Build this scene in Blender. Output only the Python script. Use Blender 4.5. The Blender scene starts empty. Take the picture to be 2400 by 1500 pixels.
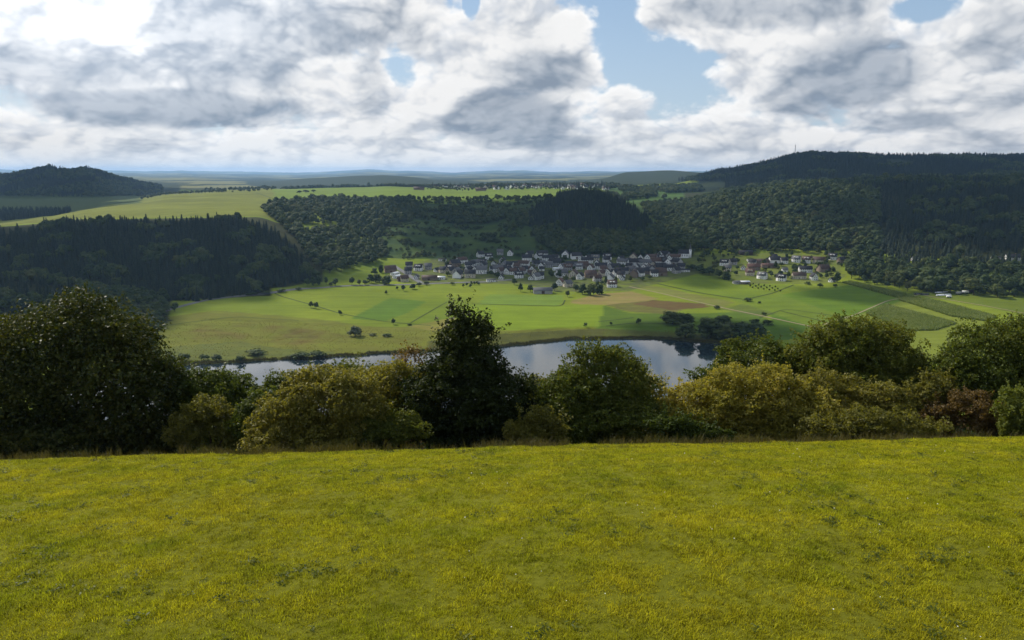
import bpy, math, random
import numpy as np
from mathutils import Vector, Matrix

R = math.radians
sc = bpy.context.scene
col = sc.collection

# ------------------------------------------------------------------ camera, sky, sun, exposure
CAM_Z = 150.0
PITCH = R(11.0)
FPX = 1779.0                      # focal length in pixels of the 2400 x 1500 photograph
cam_data = bpy.data.cameras.new('camera')
cam_data.sensor_width = 36.0
cam_data.lens = 36.0 * FPX / 2400.0
cam_data.clip_start = 0.5
cam_data.clip_end = 90000.0
cam = bpy.data.objects.new('camera', cam_data)
cam.location = (0, 0, CAM_Z)
cam.rotation_euler = (R(90) - PITCH, 0, 0)
col.objects.link(cam)
sc.camera = cam

SUN_AZ, SUN_EL = R(-46.0), R(42.0)          # left of the view direction, in front of the camera
SUN_DIR = Vector((math.sin(SUN_AZ) * math.cos(SUN_EL), math.cos(SUN_AZ) * math.cos(SUN_EL), math.sin(SUN_EL)))
sun_data = bpy.data.lights.new('sun', 'SUN')
sun_data.energy = 5.0
sun_data.angle = R(0.53)
sun_data.color = (1.0, 0.93, 0.82)
sun = bpy.data.objects.new('sun', sun_data)
sun.rotation_euler = SUN_DIR.to_track_quat('Z', 'Y').to_euler()
col.objects.link(sun)

sc.view_settings.view_transform = 'Standard'
sc.view_settings.look = 'None'
sc.view_settings.gamma = 1.0
sc.view_settings.exposure = 0.0
sc.view_settings.use_curve_mapping = False
sc.render.engine = 'CYCLES'
sc.cycles.use_denoising = True
sc.cycles.use_adaptive_sampling = True
sc.cycles.adaptive_threshold = 0.02
sc.cycles.max_bounces = 6
sc.cycles.diffuse_bounces = 2
sc.cycles.glossy_bounces = 2
sc.cycles.transmission_bounces = 3
sc.cycles.transparent_max_bounces = 12
sc.cycles.volume_bounces = 0
sc.cycles.sample_clamp_indirect = 4.0


class E:
    """A socket of a shader tree with arithmetic, so that node graphs can be written as formulas."""
    def __init__(self, nt, s): self.nt, self.s = nt, s
    def _m(self, op, *args):
        n = self.nt.nodes.new('ShaderNodeMath'); n.operation = op
        for i, a in enumerate((self,) + args):
            if isinstance(a, E): self.nt.links.new(a.s, n.inputs[i])
            else: n.inputs[i].default_value = float(a)
        return E(self.nt, n.outputs[0])
    def __add__(s, o): return s._m('ADD', o)
    __radd__ = __add__
    def __sub__(s, o): return s._m('SUBTRACT', o)
    def __rsub__(s, o): return (s * -1.0) + o
    def __mul__(s, o): return s._m('MULTIPLY', o)
    __rmul__ = __mul__
    def __truediv__(s, o): return s._m('DIVIDE', o)
    def max(s, o): return s._m('MAXIMUM', o)
    def min(s, o): return s._m('MINIMUM', o)
    def smax(s, o, k): return s._m('SMOOTH_MAX', o, k)
    def clamp(s): return s.max(0.0).min(1.0)
    def step(s, a, b):
        n = s.nt.nodes.new('ShaderNodeMapRange'); n.interpolation_type = 'SMOOTHSTEP'
        s.nt.links.new(s.s, n.inputs['Value'])
        n.inputs['From Min'].default_value = a; n.inputs['From Max'].default_value = b
        return E(s.nt, n.outputs['Result'])


def node(nt, kind, **inputs):
    n = nt.nodes.new(kind)
    for k, v in inputs.items():
        if hasattr(n, k) and k not in n.inputs: setattr(n, k, v)
        else:
            i = n.inputs[k]
            if isinstance(v, E): nt.links.new(v.s, i)
            elif hasattr(v, 'is_output'): nt.links.new(v, i)
            else: i.default_value = v
    return n


def combine(nt, x, y, z):
    n = nt.nodes.new('ShaderNodeCombineXYZ')
    for i, v in enumerate((x, y, z)):
        if isinstance(v, E): nt.links.new(v.s, n.inputs[i])
        else: n.inputs[i].default_value = float(v)
    return n.outputs[0]


def mixc(nt, fac, a, b, blend='MIX'):
    n = nt.nodes.new('ShaderNodeMix'); n.data_type = 'RGBA'; n.blend_type = blend
    for key, v in ((0, fac), (6, a), (7, b)):
        i = n.inputs[key]
        if isinstance(v, E): nt.links.new(v.s, i)
        elif hasattr(v, 'is_output'): nt.links.new(v, i)
        elif isinstance(v, (tuple, list)): i.default_value = (*v, 1.0)[:4]
        else: i.default_value = v
    return n.outputs[2]


def noise(nt, vec, scale, detail=5, rough=0.55, lac=2.0, dist=0.0, kind='FBM'):
    n = nt.nodes.new('ShaderNodeTexNoise'); n.noise_dimensions = '3D'; n.noise_type = kind
    if vec is not None: nt.links.new(vec, n.inputs['Vector'])
    n.inputs['Scale'].default_value = scale; n.inputs['Detail'].default_value = detail
    n.inputs['Roughness'].default_value = rough; n.inputs['Lacunarity'].default_value = lac
    n.inputs['Distortion'].default_value = dist
    return E(nt, n.outputs[0])


def az_el(px, py):
    """Azimuth and elevation in degrees of the direction in which the photograph shows a point of the sky."""
    xc, yc = (px - 1200) / FPX, (750 - py) / FPX
    y = math.cos(PITCH) + yc * math.sin(PITCH); z = -math.sin(PITCH) + yc * math.cos(PITCH)
    return math.degrees(math.atan2(xc, y)), math.degrees(math.atan2(z, math.hypot(xc, y)))


def build_sky():
    world = bpy.data.worlds.new('World'); sc.world = world
    world.use_nodes = True
    world.cycles.sampling_method = 'MANUAL'; world.cycles.sample_map_resolution = 256
    nt = world.node_tree; nt.nodes.clear()
    out = nt.nodes.new('ShaderNodeOutputWorld')
    bg = nt.nodes.new('ShaderNodeBackground')
    nt.links.new(bg.outputs[0], out.inputs[0])
    bg.inputs['Strength'].default_value = 0.1
    sky = nt.nodes.new('ShaderNodeTexSky'); sky.sky_type = 'NISHITA'
    sky.sun_disc = False; sky.sun_elevation = SUN_EL; sky.sun_rotation = SUN_AZ
    sky.altitude = 500.0; sky.air_density = 1.0; sky.dust_density = 1.2; sky.ozone_density = 1.6
    tc = nt.nodes.new('ShaderNodeTexCoord')
    sep = nt.nodes.new('ShaderNodeSeparateXYZ'); nt.links.new(tc.outputs['Generated'], sep.inputs[0])
    X, Y, Z = (E(nt, sep.outputs[i]) for i in range(3))
    az = X._m('ARCTAN2', Y) * 57.29578
    el = Z._m('ARCSINE') * 57.29578
    elp = el.max(0.0)
    # cloud coordinates: clouds get lower and smaller towards the horizon
    v = (elp + 13.0)._m('LOGARITHM', math.e) * 36.0
    wig = noise(nt, combine(nt, az * 0.07, v * 0.11, 3.1), 1.0, 1, 0.4)
    wig2 = noise(nt, combine(nt, az * 0.07 + 31.7, v * 0.11, 8.4), 1.0, 1, 0.4)
    u1 = az + (wig - 0.5) * 3.0
    v1 = v + (wig2 - 0.5) * 3.0

    def puffs(du, dv):
        """Rounded heaps with sharp creases between them."""
        U, V = u1 * 0.17 + du, v1 * 0.15 + dv
        r = None
        for k, (s, w) in enumerate(((0.9, .44), (1.9, .30), (4.1, .18), (8.9, .08))):
            n = (noise(nt, combine(nt, U + 7.3 * k, V, 4.0 + k), s, 0, 0.5) - 0.5)._m('ABSOLUTE') * (w * 4.6)
            r = n if r is None else r + n
        return r

    p0 = puffs(0.0, 0.0)
    p1 = puffs(-0.08, 0.16)          # a little towards the sun, up and to the left
    fb = noise(nt, combine(nt, u1 * 0.14, v1 * 0.13, 1.7), 1.0, 7, 0.5)
    fl0 = noise(nt, combine(nt, u1 * 0.28, v1 * 0.24, 1.7), 1.0, 3, 0.5)
    fl1 = noise(nt, combine(nt, u1 * 0.28 - 0.12, v1 * 0.24 + 0.22, 1.7), 1.0, 3, 0.5)
    relief = p0 - p1 + (fl0 - fl1) * 2.2
    fine = noise(nt, combine(nt, u1 * 0.75, v1 * 0.62, 5.2), 1.0, 5, 0.6)
    pos = combine(nt, az, el, 0.0)

    def blob(px, py, rx, ry, w, at=None):
        a, b = az_el(px, py)
        ra, rb = rx / 31.0, ry / 31.0
        m = nt.nodes.new('ShaderNodeVectorMath'); m.operation = 'MULTIPLY_ADD'
        nt.links.new(at or pos, m.inputs[0]); m.inputs[1].default_value = (1 / ra, 1 / rb, 0); m.inputs[2].default_value = (-a / ra, -b / rb, 0)
        d = nt.nodes.new('ShaderNodeVectorMath'); d.operation = 'DOT_PRODUCT'
        nt.links.new(m.outputs[0], d.inputs[0]); nt.links.new(m.outputs[0], d.inputs[1])
        return E(nt, d.outputs['Value'])._m('MULTIPLY_ADD', -w, w)

    # where the cloud masses stand (photograph pixels, turned into directions of the sky)
    masses = [(150, 60, 640, 260, 1.1), (560, 130, 420, 250, 1.1), (400, 255, 520, 100, 1.0), (850, 60, 300, 130, 1.0),
              (790, 230, 190, 120, 1.0), (1215, 120, 215, 150, 1.5), (1150, 280, 225, 110, 1.5), (1010, 40, 120, 90, .8),
              (1790, 30, 290, 110, 1.1), (1870, 190, 250, 115, 1.2), (2260, 210, 310, 150, 1.1), (2370, 60, 190, 190, 1.1),
              (1465, 270, 65, 65, .9), (650, -170, 900, 120, .9), (2050, -170, 420, 90, .8)]
    holes = [(935, 150, 45, 75, .9), (1105, 10, 22, 40, 1.0), (1560, 170, 140, 110, .6), (1440, 60, 75, 130, .9), (2180, 15, 90, 32, 1.1), (1790, 290, 120, 30, .9), (520, 315, 80, 16, .8)]
    gen = noise(nt, combine(nt, X * 2.2, Y * 2.2, Z * 3.5), 1.0, 3, 0.5)      # the rest of the sky, outside the view
    outside = ((az._m('ABSOLUTE') - 37.0) * 0.12).max((el - 15.0) * 0.14).clamp()

    def cloud_depth(da, de):
        """How deep the cloud is in a direction a little beside the one looked at."""
        here = da == 0 and de == 0
        at = pos if here else combine(nt, az + da, el + de, 0.0)
        c = None
        for m in masses:
            e = blob(*m, at)
            c = e if c is None else c.smax(e, 0.2)
        for h in holes:
            c = c - blob(*h, at).max(0.0)
        c = c.max(-1.2)
        c = c * (1.0 - outside) + (gen - 0.53) * 6.0 * outside
        band = 1.0 - (el + (de - 1.6))._m('ABSOLUTE') * 0.36                  # the band of small clouds above the horizon
        c = c.smax(band, 0.3)
        k = de * 1.9
        n = fb if here else noise(nt, combine(nt, (u1 + da) * 0.14, (v1 + k) * 0.13, 1.7), 1.0, 5, 0.5)
        l = fl0 if here else noise(nt, combine(nt, (u1 + da) * 0.28, (v1 + k) * 0.24, 1.7), 1.0, 3, 0.5)
        return c * 0.9 + (n - 0.5) * 2.0 + (l - 0.5) * 1.2

    dens = cloud_depth(0, 0) + (p0 - 0.5) * 0.7 + (fine - 0.5) * 1.0
    toward_sun = cloud_depth(-0.7, 1.3)
    alpha = dens.step(-0.26, 0.30)

    # grey undersides
    bases = [(110, 165, 260, 75, 1.0), (390, 252, 350, 48, 1.6), (540, 100, 210, 150, .9), (830, 60, 210, 80, .8),
             (870, 190, 50, 120, .7), (1180, 275, 190, 80, 1.4), (1270, 170, 190, 60, .8), (2000, 170, 190, 90, 1.3),
             (1800, 15, 300, 50, 1.0), (1900, 245, 140, 45, 1.1), (2140, 280, 190, 30, 1.0), (2340, 70, 150, 120, .7),
             (2320, 230, 270, 70, .6), (1300, 335, 150, 25, .9)]
    grey = None
    for b in bases:
        e = blob(*b).max(0.0)
        grey = e if grey is None else grey.smax(e, 0.2)
    grey = (grey * 0.95 + toward_sun * 0.30 - 0.20 + (fb - 0.5) * 0.9 - (p0 - 0.5) * 0.55 + (fine - 0.5) * 0.45).step(-0.05, 1.0)
    rel = (relief * 1.35 + 0.68 + (p0 - 0.5) * 0.5 + (fine - 0.5) * 0.45).clamp()
    sunny = (1.0 - (((az + 29.0) * 0.050)._m('POWER', 2.0) + ((el - 12.5) * 0.105)._m('POWER', 2.0))).max(0.0)   # glow of the veiled sun
    edge = 1.0 - dens.step(0.05, 0.75)                                        # thin cloud lets the light through
    lum = 0.95 + sunny * 0.5 + edge * 0.10
    lit = mixc(nt, rel, (0.62, 0.66, 0.72), (0.98, 0.975, 0.965))
    shade = mixc(nt, rel, (0.27, 0.33, 0.415), (0.47, 0.52, 0.59))
    c = mixc(nt, grey * (1.0 - sunny * 0.35), lit, shade)
    cc = nt.nodes.new('ShaderNodeVectorMath'); cc.operation = 'SCALE'
    nt.links.new(c, cc.inputs[0]); nt.links.new((lum * 10.0).s, cc.inputs['Scale'])
    blue = mixc(nt, 0.45, sky.outputs[0], (3.6, 5.5, 7.8))
    blue = mixc(nt, (1.0 - elp / 14.0).clamp() * 0.45, blue, (6.4, 7.4, 8.5))
    res = mixc(nt, alpha, blue, cc.outputs[0])
    res = mixc(nt, (1.0 - elp / 1.6).clamp() * 0.6, res, (9.0, 9.05, 9.05))
    nt.links.new(res, bg.inputs['Color'])


build_sky()
# ------------------------------------------------------------------ helpers
rng = np.random.default_rng(7)


def tag(o, label=None, cat=None, group=None, kind=None):
    if label: o['label'] = label
    if cat: o['category'] = cat
    if group: o['group'] = group
    if kind: o['kind'] = kind
    return o


def mesh_np(name, verts, faces, mats=(), smooth=False, attrs=None, mat_idx=None):
    """A mesh from arrays; faces is an (n, 3) or (n, 4) array or a list of such arrays."""
    me = bpy.data.meshes.new(name)
    fl = faces if isinstance(faces, list) else [faces]
    fl = [np.asarray(f, dtype=np.int32) for f in fl if len(f)]
    verts = np.asarray(verts, dtype=np.float32)
    me.vertices.add(len(verts)); me.vertices.foreach_set('co', verts.ravel())
    loops = np.concatenate([f.ravel() for f in fl])
    tot = np.concatenate([np.full(len(f), f.shape[1], dtype=np.int32) for f in fl])
    start = np.concatenate([[0], np.cumsum(tot)[:-1]]).astype(np.int32)
    me.loops.add(len(loops)); me.loops.foreach_set('vertex_index', loops)
    me.polygons.add(len(tot)); me.polygons.foreach_set('loop_start', start); me.polygons.foreach_set('loop_total', tot)
    if smooth: me.polygons.foreach_set('use_smooth', np.ones(len(tot), dtype=bool))
    if mat_idx is not None: me.polygons.foreach_set('material_index', np.asarray(mat_idx, dtype=np.int32))
    for m in mats: me.materials.append(m)
    for k, a in (attrs or {}).items():
        a = np.asarray(a, dtype=np.float32)
        if a.ndim == 1:
            me.attributes.new(k, 'FLOAT', 'POINT').data.foreach_set('value', a)
        elif a.shape[1] == 4:
            me.attributes.new(k, 'FLOAT_COLOR', 'POINT').data.foreach_set('color', a.ravel())
        else:
            me.attributes.new(k, 'FLOAT_VECTOR', 'POINT').data.foreach_set('vector', a.ravel())
    me.update(calc_edges=True)
    return me


def link(name, data, parent=None, loc=None, rotz=0.0, scale=None):
    o = bpy.data.objects.new(name, data); col.objects.link(o)
    if parent is not None: o.parent = parent
    if loc is not None: o.location = loc
    if rotz: o.rotation_euler = (0, 0, rotz)
    if scale is not None: o.scale = scale if hasattr(scale, '__len__') else (scale,) * 3
    return o


def perlin(x, y, seed=0):
    x = np.asarray(x, dtype=np.float64); y = np.asarray(y, dtype=np.float64)
    xi = np.floor(x).astype(np.int64); yi = np.floor(y).astype(np.int64)
    xf, yf = x - xi, y - yi

    def g(ix, iy, dx, dy):
        h = (ix * 374761393 + iy * 668265263 + seed * 1442695041) & 0xffffffff
        h = ((h ^ (h >> 13)) * 1274126177) & 0xffffffff
        a = ((h ^ (h >> 16)) & 0xffff) / 65536.0 * 2 * np.pi
        return np.cos(a) * dx + np.sin(a) * dy
    u = xf * xf * xf * (xf * (xf * 6 - 15) + 10); w = yf * yf * yf * (yf * (yf * 6 - 15) + 10)
    a = g(xi, yi, xf, yf); b = g(xi + 1, yi, xf - 1, yf); c = g(xi, yi + 1, xf, yf - 1); d = g(xi + 1, yi + 1, xf - 1, yf - 1)
    return (a + (b - a) * u) * (1 - w) + (c + (d - c) * u) * w * 1.0


def fbm(x, y, oct=4, seed=0, gain=0.5):
    r, a = 0.0, 1.0
    for i in range(oct):
        r = r + a * perlin(x * 2 ** i, y * 2 ** i, seed + i); a *= gain
    return r


CT, ST = math.cos(PITCH), math.sin(PITCH)


def project(X, Y, Z):
    """World point to photograph pixel (2400 x 1500)."""
    dz = np.asarray(Z) - CAM_Z
    depth = np.maximum(Y * CT - dz * ST, 0.01)
    return 1200 + FPX * X / depth, 750 - FPX * (Y * ST + dz * CT) / depth


def zat(py, Y, px=1200):
    """Height of what is seen at picture row py when it stands Y metres ahead."""
    yc = (750 - py) / FPX
    return CAM_Z + Y * (-ST + yc * CT) / (CT + yc * ST)


def inside(px, py, poly):
    px = np.asarray(px); py = np.asarray(py)
    r = np.zeros(px.shape, dtype=bool)
    n = len(poly)
    for i in range(n):
        x0, y0 = poly[i]; x1, y1 = poly[(i + 1) % n]
        if y0 == y1: continue
        c = ((y0 > py) != (y1 > py)) & (px < (x1 - x0) * (py - y0) / (y1 - y0) + x0)
        r ^= c
    return r


# ------------------------------------------------------------------ materials
def new_mat(name):
    m = bpy.data.materials.new(name); m.use_nodes = True
    nt = m.node_tree; nt.nodes.clear()
    out = nt.nodes.new('ShaderNodeOutputMaterial')
    return m, nt, out


def ramp(nt, fac, stops):
    n = nt.nodes.new('ShaderNodeValToRGB')
    els = n.color_ramp.elements
    while len(els) < len(stops): els.new(0.5)
    for e, (p, c) in zip(els, stops):
        e.position = p; e.color = (*c, 1.0)
    nt.links.new(fac.s if isinstance(fac, E) else fac, n.inputs[0])
    return n.outputs[0]


def plain(name, color, rough=0.8, spec=0.3, vary=0.15, scale=0.4, metal=0.0):
    m, nt, out = new_mat(name)
    tc = nt.nodes.new('ShaderNodeTexCoord')
    n = noise(nt, tc.outputs['Object'], scale, 5, 0.6)
    oi = nt.nodes.new('ShaderNodeObjectInfo')
    f = (n - 0.5) * 2 * vary + (E(nt, oi.outputs['Random']) - 0.5) * vary + 1.0
    sc_ = nt.nodes.new('ShaderNodeVectorMath'); sc_.operation = 'SCALE'
    sc_.inputs[0].default_value = color; nt.links.new(f.s, sc_.inputs['Scale'])
    b = node(nt, 'ShaderNodeBsdfPrincipled', Roughness=rough, Metallic=metal)
    b.inputs['Specular IOR Level'].default_value = spec
    nt.links.new(sc_.outputs[0], b.inputs['Base Color'])
    nt.links.new(b.outputs[0], out.inputs[0])
    return m


def leaf_mat(name, stops, transl=0.3, rough=0.5, spec=0.4, by_object=0.35, patch=0.25, pscale=0.15):
    """Leaves: colour by leaf, by patch and by plant; some light passes through them."""
    m, nt, out = new_mat(name)
    at = nt.nodes.new('ShaderNodeAttribute'); at.attribute_name = 'rnd'
    oi = nt.nodes.new('ShaderNodeObjectInfo')
    geo = nt.nodes.new('ShaderNodeNewGeometry')
    pn = noise(nt, geo.outputs['Position'], pscale, 2, 0.5)
    f = E(nt, at.outputs['Fac']) * (1.0 - by_object - patch) + E(nt, oi.outputs['Random']) * by_object + ((pn - 0.5) * 2.2 + 0.5) * patch
    c = ramp(nt, f.clamp(), stops)
    b = node(nt, 'ShaderNodeBsdfPrincipled', Roughness=rough)
    b.inputs['Specular IOR Level'].default_value = spec
    nt.links.new(c, b.inputs['Base Color'])
    t = nt.nodes.new('ShaderNodeBsdfTranslucent')
    tcol = mixc(nt, 1.0, c, (1.25, 1.2, 0.45), 'MULTIPLY')
    nt.links.new(tcol, t.inputs['Color'])
    mx = nt.nodes.new('ShaderNodeMixShader'); mx.inputs[0].default_value = transl
    nt.links.new(b.outputs[0], mx.inputs[1]); nt.links.new(t.outputs[0], mx.inputs[2])
    nt.links.new(mx.outputs[0], out.inputs[0])
    return m


M = {}
M['bark'] = plain('bark', (0.06, 0.045, 0.032), 0.95, 0.1, 0.4, 6.0)
M['oak'] = leaf_mat('dark_green_leaf', [(0, (0.012, 0.020, 0.006)), (.5, (0.036, 0.050, 0.011)), (1, (0.115, 0.110, 0.022))], 0.36, 0.5, 0.14)
M['hazel'] = leaf_mat('green_leaf', [(0, (0.028, 0.046, 0.009)), (.5, (0.080, 0.108, 0.018)), (1, (0.19, 0.185, 0.034))], 0.42, 0.5, 0.15)
M['yellow'] = leaf_mat('yellowing_leaf', [(0, (0.052, 0.068, 0.012)), (.35, (0.155, 0.155, 0.026)), (.75, (0.30, 0.268, 0.045)), (1, (0.42, 0.32, 0.06))], 0.5, 0.55, 0.25)
M['olive'] = leaf_mat('olive_leaf', [(0, (0.056, 0.068, 0.013)), (.5, (0.185, 0.176, 0.034)), (1, (0.34, 0.285, 0.068))], 0.5, 0.55, 0.25)
M['rust'] = leaf_mat('rusty_leaf', [(0, (0.050, 0.042, 0.014)), (.5, (0.15, 0.095, 0.028)), (1, (0.22, 0.165, 0.040))], 0.4, 0.6, 0.25)
M['pale'] = leaf_mat('pale_green_leaf', [(0, (0.04, 0.062, 0.010)), (.5, (0.125, 0.150, 0.026)), (1, (0.22, 0.23, 0.050))], 0.42, 0.6, 0.12)
M['wood_leaf'] = leaf_mat('woodland_leaf', [(0, (0.022, 0.040, 0.014)), (.4, (0.046, 0.074, 0.020)), (.75, (0.085, 0.108, 0.030)), (1, (0.125, 0.105, 0.032))], 0.32, 0.6, 0.15, 0.5, 0.28, 0.012)
M['needle'] = leaf_mat('conifer_needle', [(0, (0.009, 0.018, 0.010)), (.5, (0.020, 0.034, 0.017)), (1, (0.042, 0.056, 0.024))], 0.1, 0.7, 0.15, 0.5, 0.1, 0.02)
M['willow'] = leaf_mat('grey_green_leaf', [(0, (0.05, 0.065, 0.04)), (.5, (0.085, 0.105, 0.06)), (1, (0.13, 0.15, 0.09))], 0.25, 0.6, 0.2)

# ------------------------------------------------------------------ the lie of the land
NEAR = [(-120, 138.0), (-60, 139.6), (0, 140.6), (12, 140.45), (20, 139.7), (27, 138.45), (33, 137.05), (38, 135.75), (41, 134.7), (46, 132.4), (60, 125.5), (100, 109), (200, 66), (330, 15)]
FARL = [(4000, 80), (7000, 88), (12000, 98), (17000, 142), (20000, 120), (26000, 228), (31000, 150)]
FARM = [(4500, 82), (7000, 90), (12000, 100), (18000, 146), (21000, 120), (26000, 215), (31000, 150)]
FARR = [(4500, 140), (7000, 110), (12000, 110), (20000, 140), (26000, 178), (31000, 150)]
PROFILE = {
    -500: [(420, 24), (550, 30), (700, 45), (850, 58), (1000, 70), (1200, 70), (1500, 62), (1800, 45), (2200, 58), (2700, 62), (3000, 110), (3300, 140), (3800, 90)] + FARL,
    0: [(420, 8), (520, 9), (600, 16), (700, 28), (780, 39), (830, 34), (880, 24), (920, 28), (1000, 46), (1100, 60), (1150, 62), (1250, 66), (1330, 62), (1500, 52), (1800, 42), (1900, 48), (2200, 57), (2800, 58), (3000, 96), (3250, 134), (3700, 100)] + FARL,
    115: [(420, 5), (520, 7), (600, 13), (690, 24), (770, 36), (820, 30), (870, 18), (910, 22), (1000, 46), (1100, 65), (1160, 69), (1280, 74), (1380, 72), (1550, 62), (1800, 50), (2200, 57), (2800, 59), (3000, 118), (3250, 172), (3700, 110)] + FARL,
    160: [(420, 4), (520, 6), (600, 11), (685, 22), (765, 34), (815, 27), (865, 15), (905, 20), (1000, 46), (1100, 66), (1160, 71), (1290, 77), (1390, 77), (1550, 68), (1800, 56), (2200, 58), (2800, 60), (3000, 106), (3250, 154), (3700, 105)] + FARL,
    200: [(420, 3), (520, 5), (600, 10), (680, 20), (760, 31), (810, 24), (860, 13), (900, 18), (1000, 45), (1100, 67), (1160, 73), (1300, 79), (1400, 81), (1550, 74), (1800, 62), (2200, 58), (2800, 60), (3000, 112), (3250, 166), (3700, 110)] + FARL,
    290: [(420, 0), (540, 3), (630, 8), (700, 15), (760, 23), (810, 18), (855, 10), (900, 17), (1000, 44), (1100, 66), (1165, 74), (1320, 83), (1500, 86), (1750, 78), (2000, 70), (2400, 66), (2800, 64), (3000, 90), (3250, 118), (3700, 95)] + FARL,
    400: [(420, -2), (560, 1), (650, 3), (715, 6), (760, 9), (800, 9), (850, 9), (900, 16), (1000, 43), (1100, 65), (1170, 76), (1320, 86), (1500, 89), (2000, 91), (2150, 88), (2500, 80), (2900, 74), (3250, 78), (3700, 76)] + FARL,
    600: [(420, -2), (600, 1), (700, 3), (820, 7), (870, 9), (950, 28), (1050, 58), (1150, 77), (1200, 81), (1320, 88), (1500, 92), (1800, 95), (2500, 96), (2700, 93), (3200, 74)] + FARL,
    740: [(420, -2), (600, 1), (700, 3), (850, 8), (930, 12), (1000, 20), (1100, 40), (1250, 66), (1400, 82), (1600, 91), (2000, 97), (2600, 98), (2900, 90), (3300, 78), (4500, 84), (5500, 122), (6500, 90), (12000, 100), (18000, 144), (21000, 120), (26000, 220), (31000, 150)],
    900: [(420, -2), (600, 1), (700, 3), (850, 8), (960, 12), (1080, 20), (1150, 28), (1300, 52), (1500, 76), (1650, 88), (1800, 93), (2200, 97), (2800, 98), (3200, 84), (4500, 84), (5500, 134), (6500, 90), (12000, 100), (18000, 138), (21000, 120), (26000, 190), (31000, 150)],
    1100: [(420, -2), (600, 1), (700, 3), (850, 8), (970, 13), (1080, 20), (1160, 28), (1300, 50), (1500, 74), (1700, 89), (1800, 92), (2500, 96), (2900, 97), (3300, 92)] + FARM,
    1300: [(420, -2), (600, 1), (700, 3), (850, 8), (970, 13), (1080, 18), (1170, 28), (1300, 52), (1450, 83), (1600, 96), (1750, 95), (2200, 95), (2900, 99), (3500, 94)] + FARM,
    1385: [(420, -2), (600, 1), (700, 3), (850, 8), (970, 13), (1080, 20), (1170, 30), (1300, 62), (1400, 87), (1480, 102), (1560, 104), (1700, 97), (2200, 95), (2900, 101), (3500, 96)] + FARM,
    1470: [(420, -2), (600, 1), (700, 3), (850, 8), (970, 14), (1100, 24), (1200, 36), (1300, 58), (1400, 76), (1500, 86), (1600, 80), (1800, 72), (2200, 84), (2800, 96), (3300, 96), (4200, 100), (5200, 152), (7000, 110), (12000, 110), (20000, 140), (26000, 170), (31000, 150)],
    1570: [(420, -2), (600, 1), (700, 3), (850, 8), (970, 14), (1100, 24), (1200, 32), (1350, 40), (1500, 50), (1700, 66), (2000, 82), (2300, 90), (2700, 97), (3000, 104), (3400, 100), (4200, 110), (5200, 164), (7000, 110), (12000, 110), (20000, 140), (26000, 170), (31000, 150)],
    1700: [(420, 0), (600, 1), (700, 3), (850, 8), (970, 14), (1080, 24), (1180, 40), (1300, 62), (1450, 84), (1550, 92), (1650, 92), (1900, 88), (2200, 92), (2600, 100), (2900, 134), (3100, 154), (3400, 140)] + FARR,
    1900: [(420, 3), (600, 2), (700, 5), (850, 9), (970, 14), (1060, 22), (1150, 38), (1300, 68), (1450, 98), (1600, 117), (1750, 116), (1950, 108), (2300, 120), (2600, 150), (3000, 214), (3150, 220), (3600, 180)] + FARR,
    2100: [(420, 6), (600, 3), (700, 6), (850, 11), (930, 16), (1000, 24), (1150, 50), (1300, 78), (1450, 104), (1600, 123), (1750, 125), (2000, 115), (2400, 130), (2800, 186), (3050, 206), (3600, 180)] + FARR,
    2400: [(420, 10), (600, 5), (720, 8), (845, 15), (920, 24), (1000, 38), (1150, 68), (1300, 96), (1500, 125), (1650, 132), (1800, 128), (2100, 125), (2500, 150), (2900, 200), (3150, 212), (3600, 190)] + FARR,
    2900: [(420, 22), (600, 15), (720, 16), (845, 24), (920, 36), (1000, 50), (1150, 80), (1300, 108), (1500, 140), (1650, 150), (1800, 146), (2100, 140), (2500, 165), (2900, 210), (3150, 220), (3600, 200)] + FARR,
}
ROWS = np.concatenate([np.linspace(-100, 4, 14), np.arange(6, 60, 1.0), np.geomspace(60, 500, 60)[:-1], np.arange(500, 1250, 2.6),
                       np.arange(1250, 1900, 7.0), np.arange(1900, 3800, 20.0), np.geomspace(3800, 30000, 90)])
NS = 420
SS = np.linspace(-1.0, 1.0, NS)


def width(Y): return np.maximum(Y, 0) + 90.0


prof_px = sorted(PROFILE)
prof = np.stack([np.interp(ROWS, [k[0] for k in NEAR + PROFILE[p]], [k[1] for k in NEAR + PROFILE[p]]) for p in prof_px])
ker = np.array([1, 2, 3, 2, 1.0]); ker /= ker.sum()
far_rows = ROWS > 80
for k in range(prof.shape[0]):
    sm = np.convolve(np.pad(prof[k], 2, mode='edge'), ker, mode='valid')
    prof[k] = np.where(far_rows, sm, prof[k])
GX = SS[None, :] * width(ROWS)[:, None]
GY = np.repeat(ROWS[:, None], NS, axis=1)


def smooth_cols(p):
    """Profile heights at picture column p for every row, rounded between the given columns."""
    H = np.empty_like(p)
    pp = np.clip(p, prof_px[0], prof_px[-1] - 1e-3)
    idx = np.clip(np.searchsorted(prof_px, pp, side='right') - 1, 0, len(prof_px) - 2)
    a = np.array(prof_px)[idx]; b = np.array(prof_px)[idx + 1]
    t = (pp - a) / (b - a)
    t = 0.5 * t + 0.5 * t * t * (3 - 2 * t)
    r = np.arange(len(ROWS))[:, None]
    return prof[idx, r] * (1 - t) + prof[idx + 1, r] * t


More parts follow.
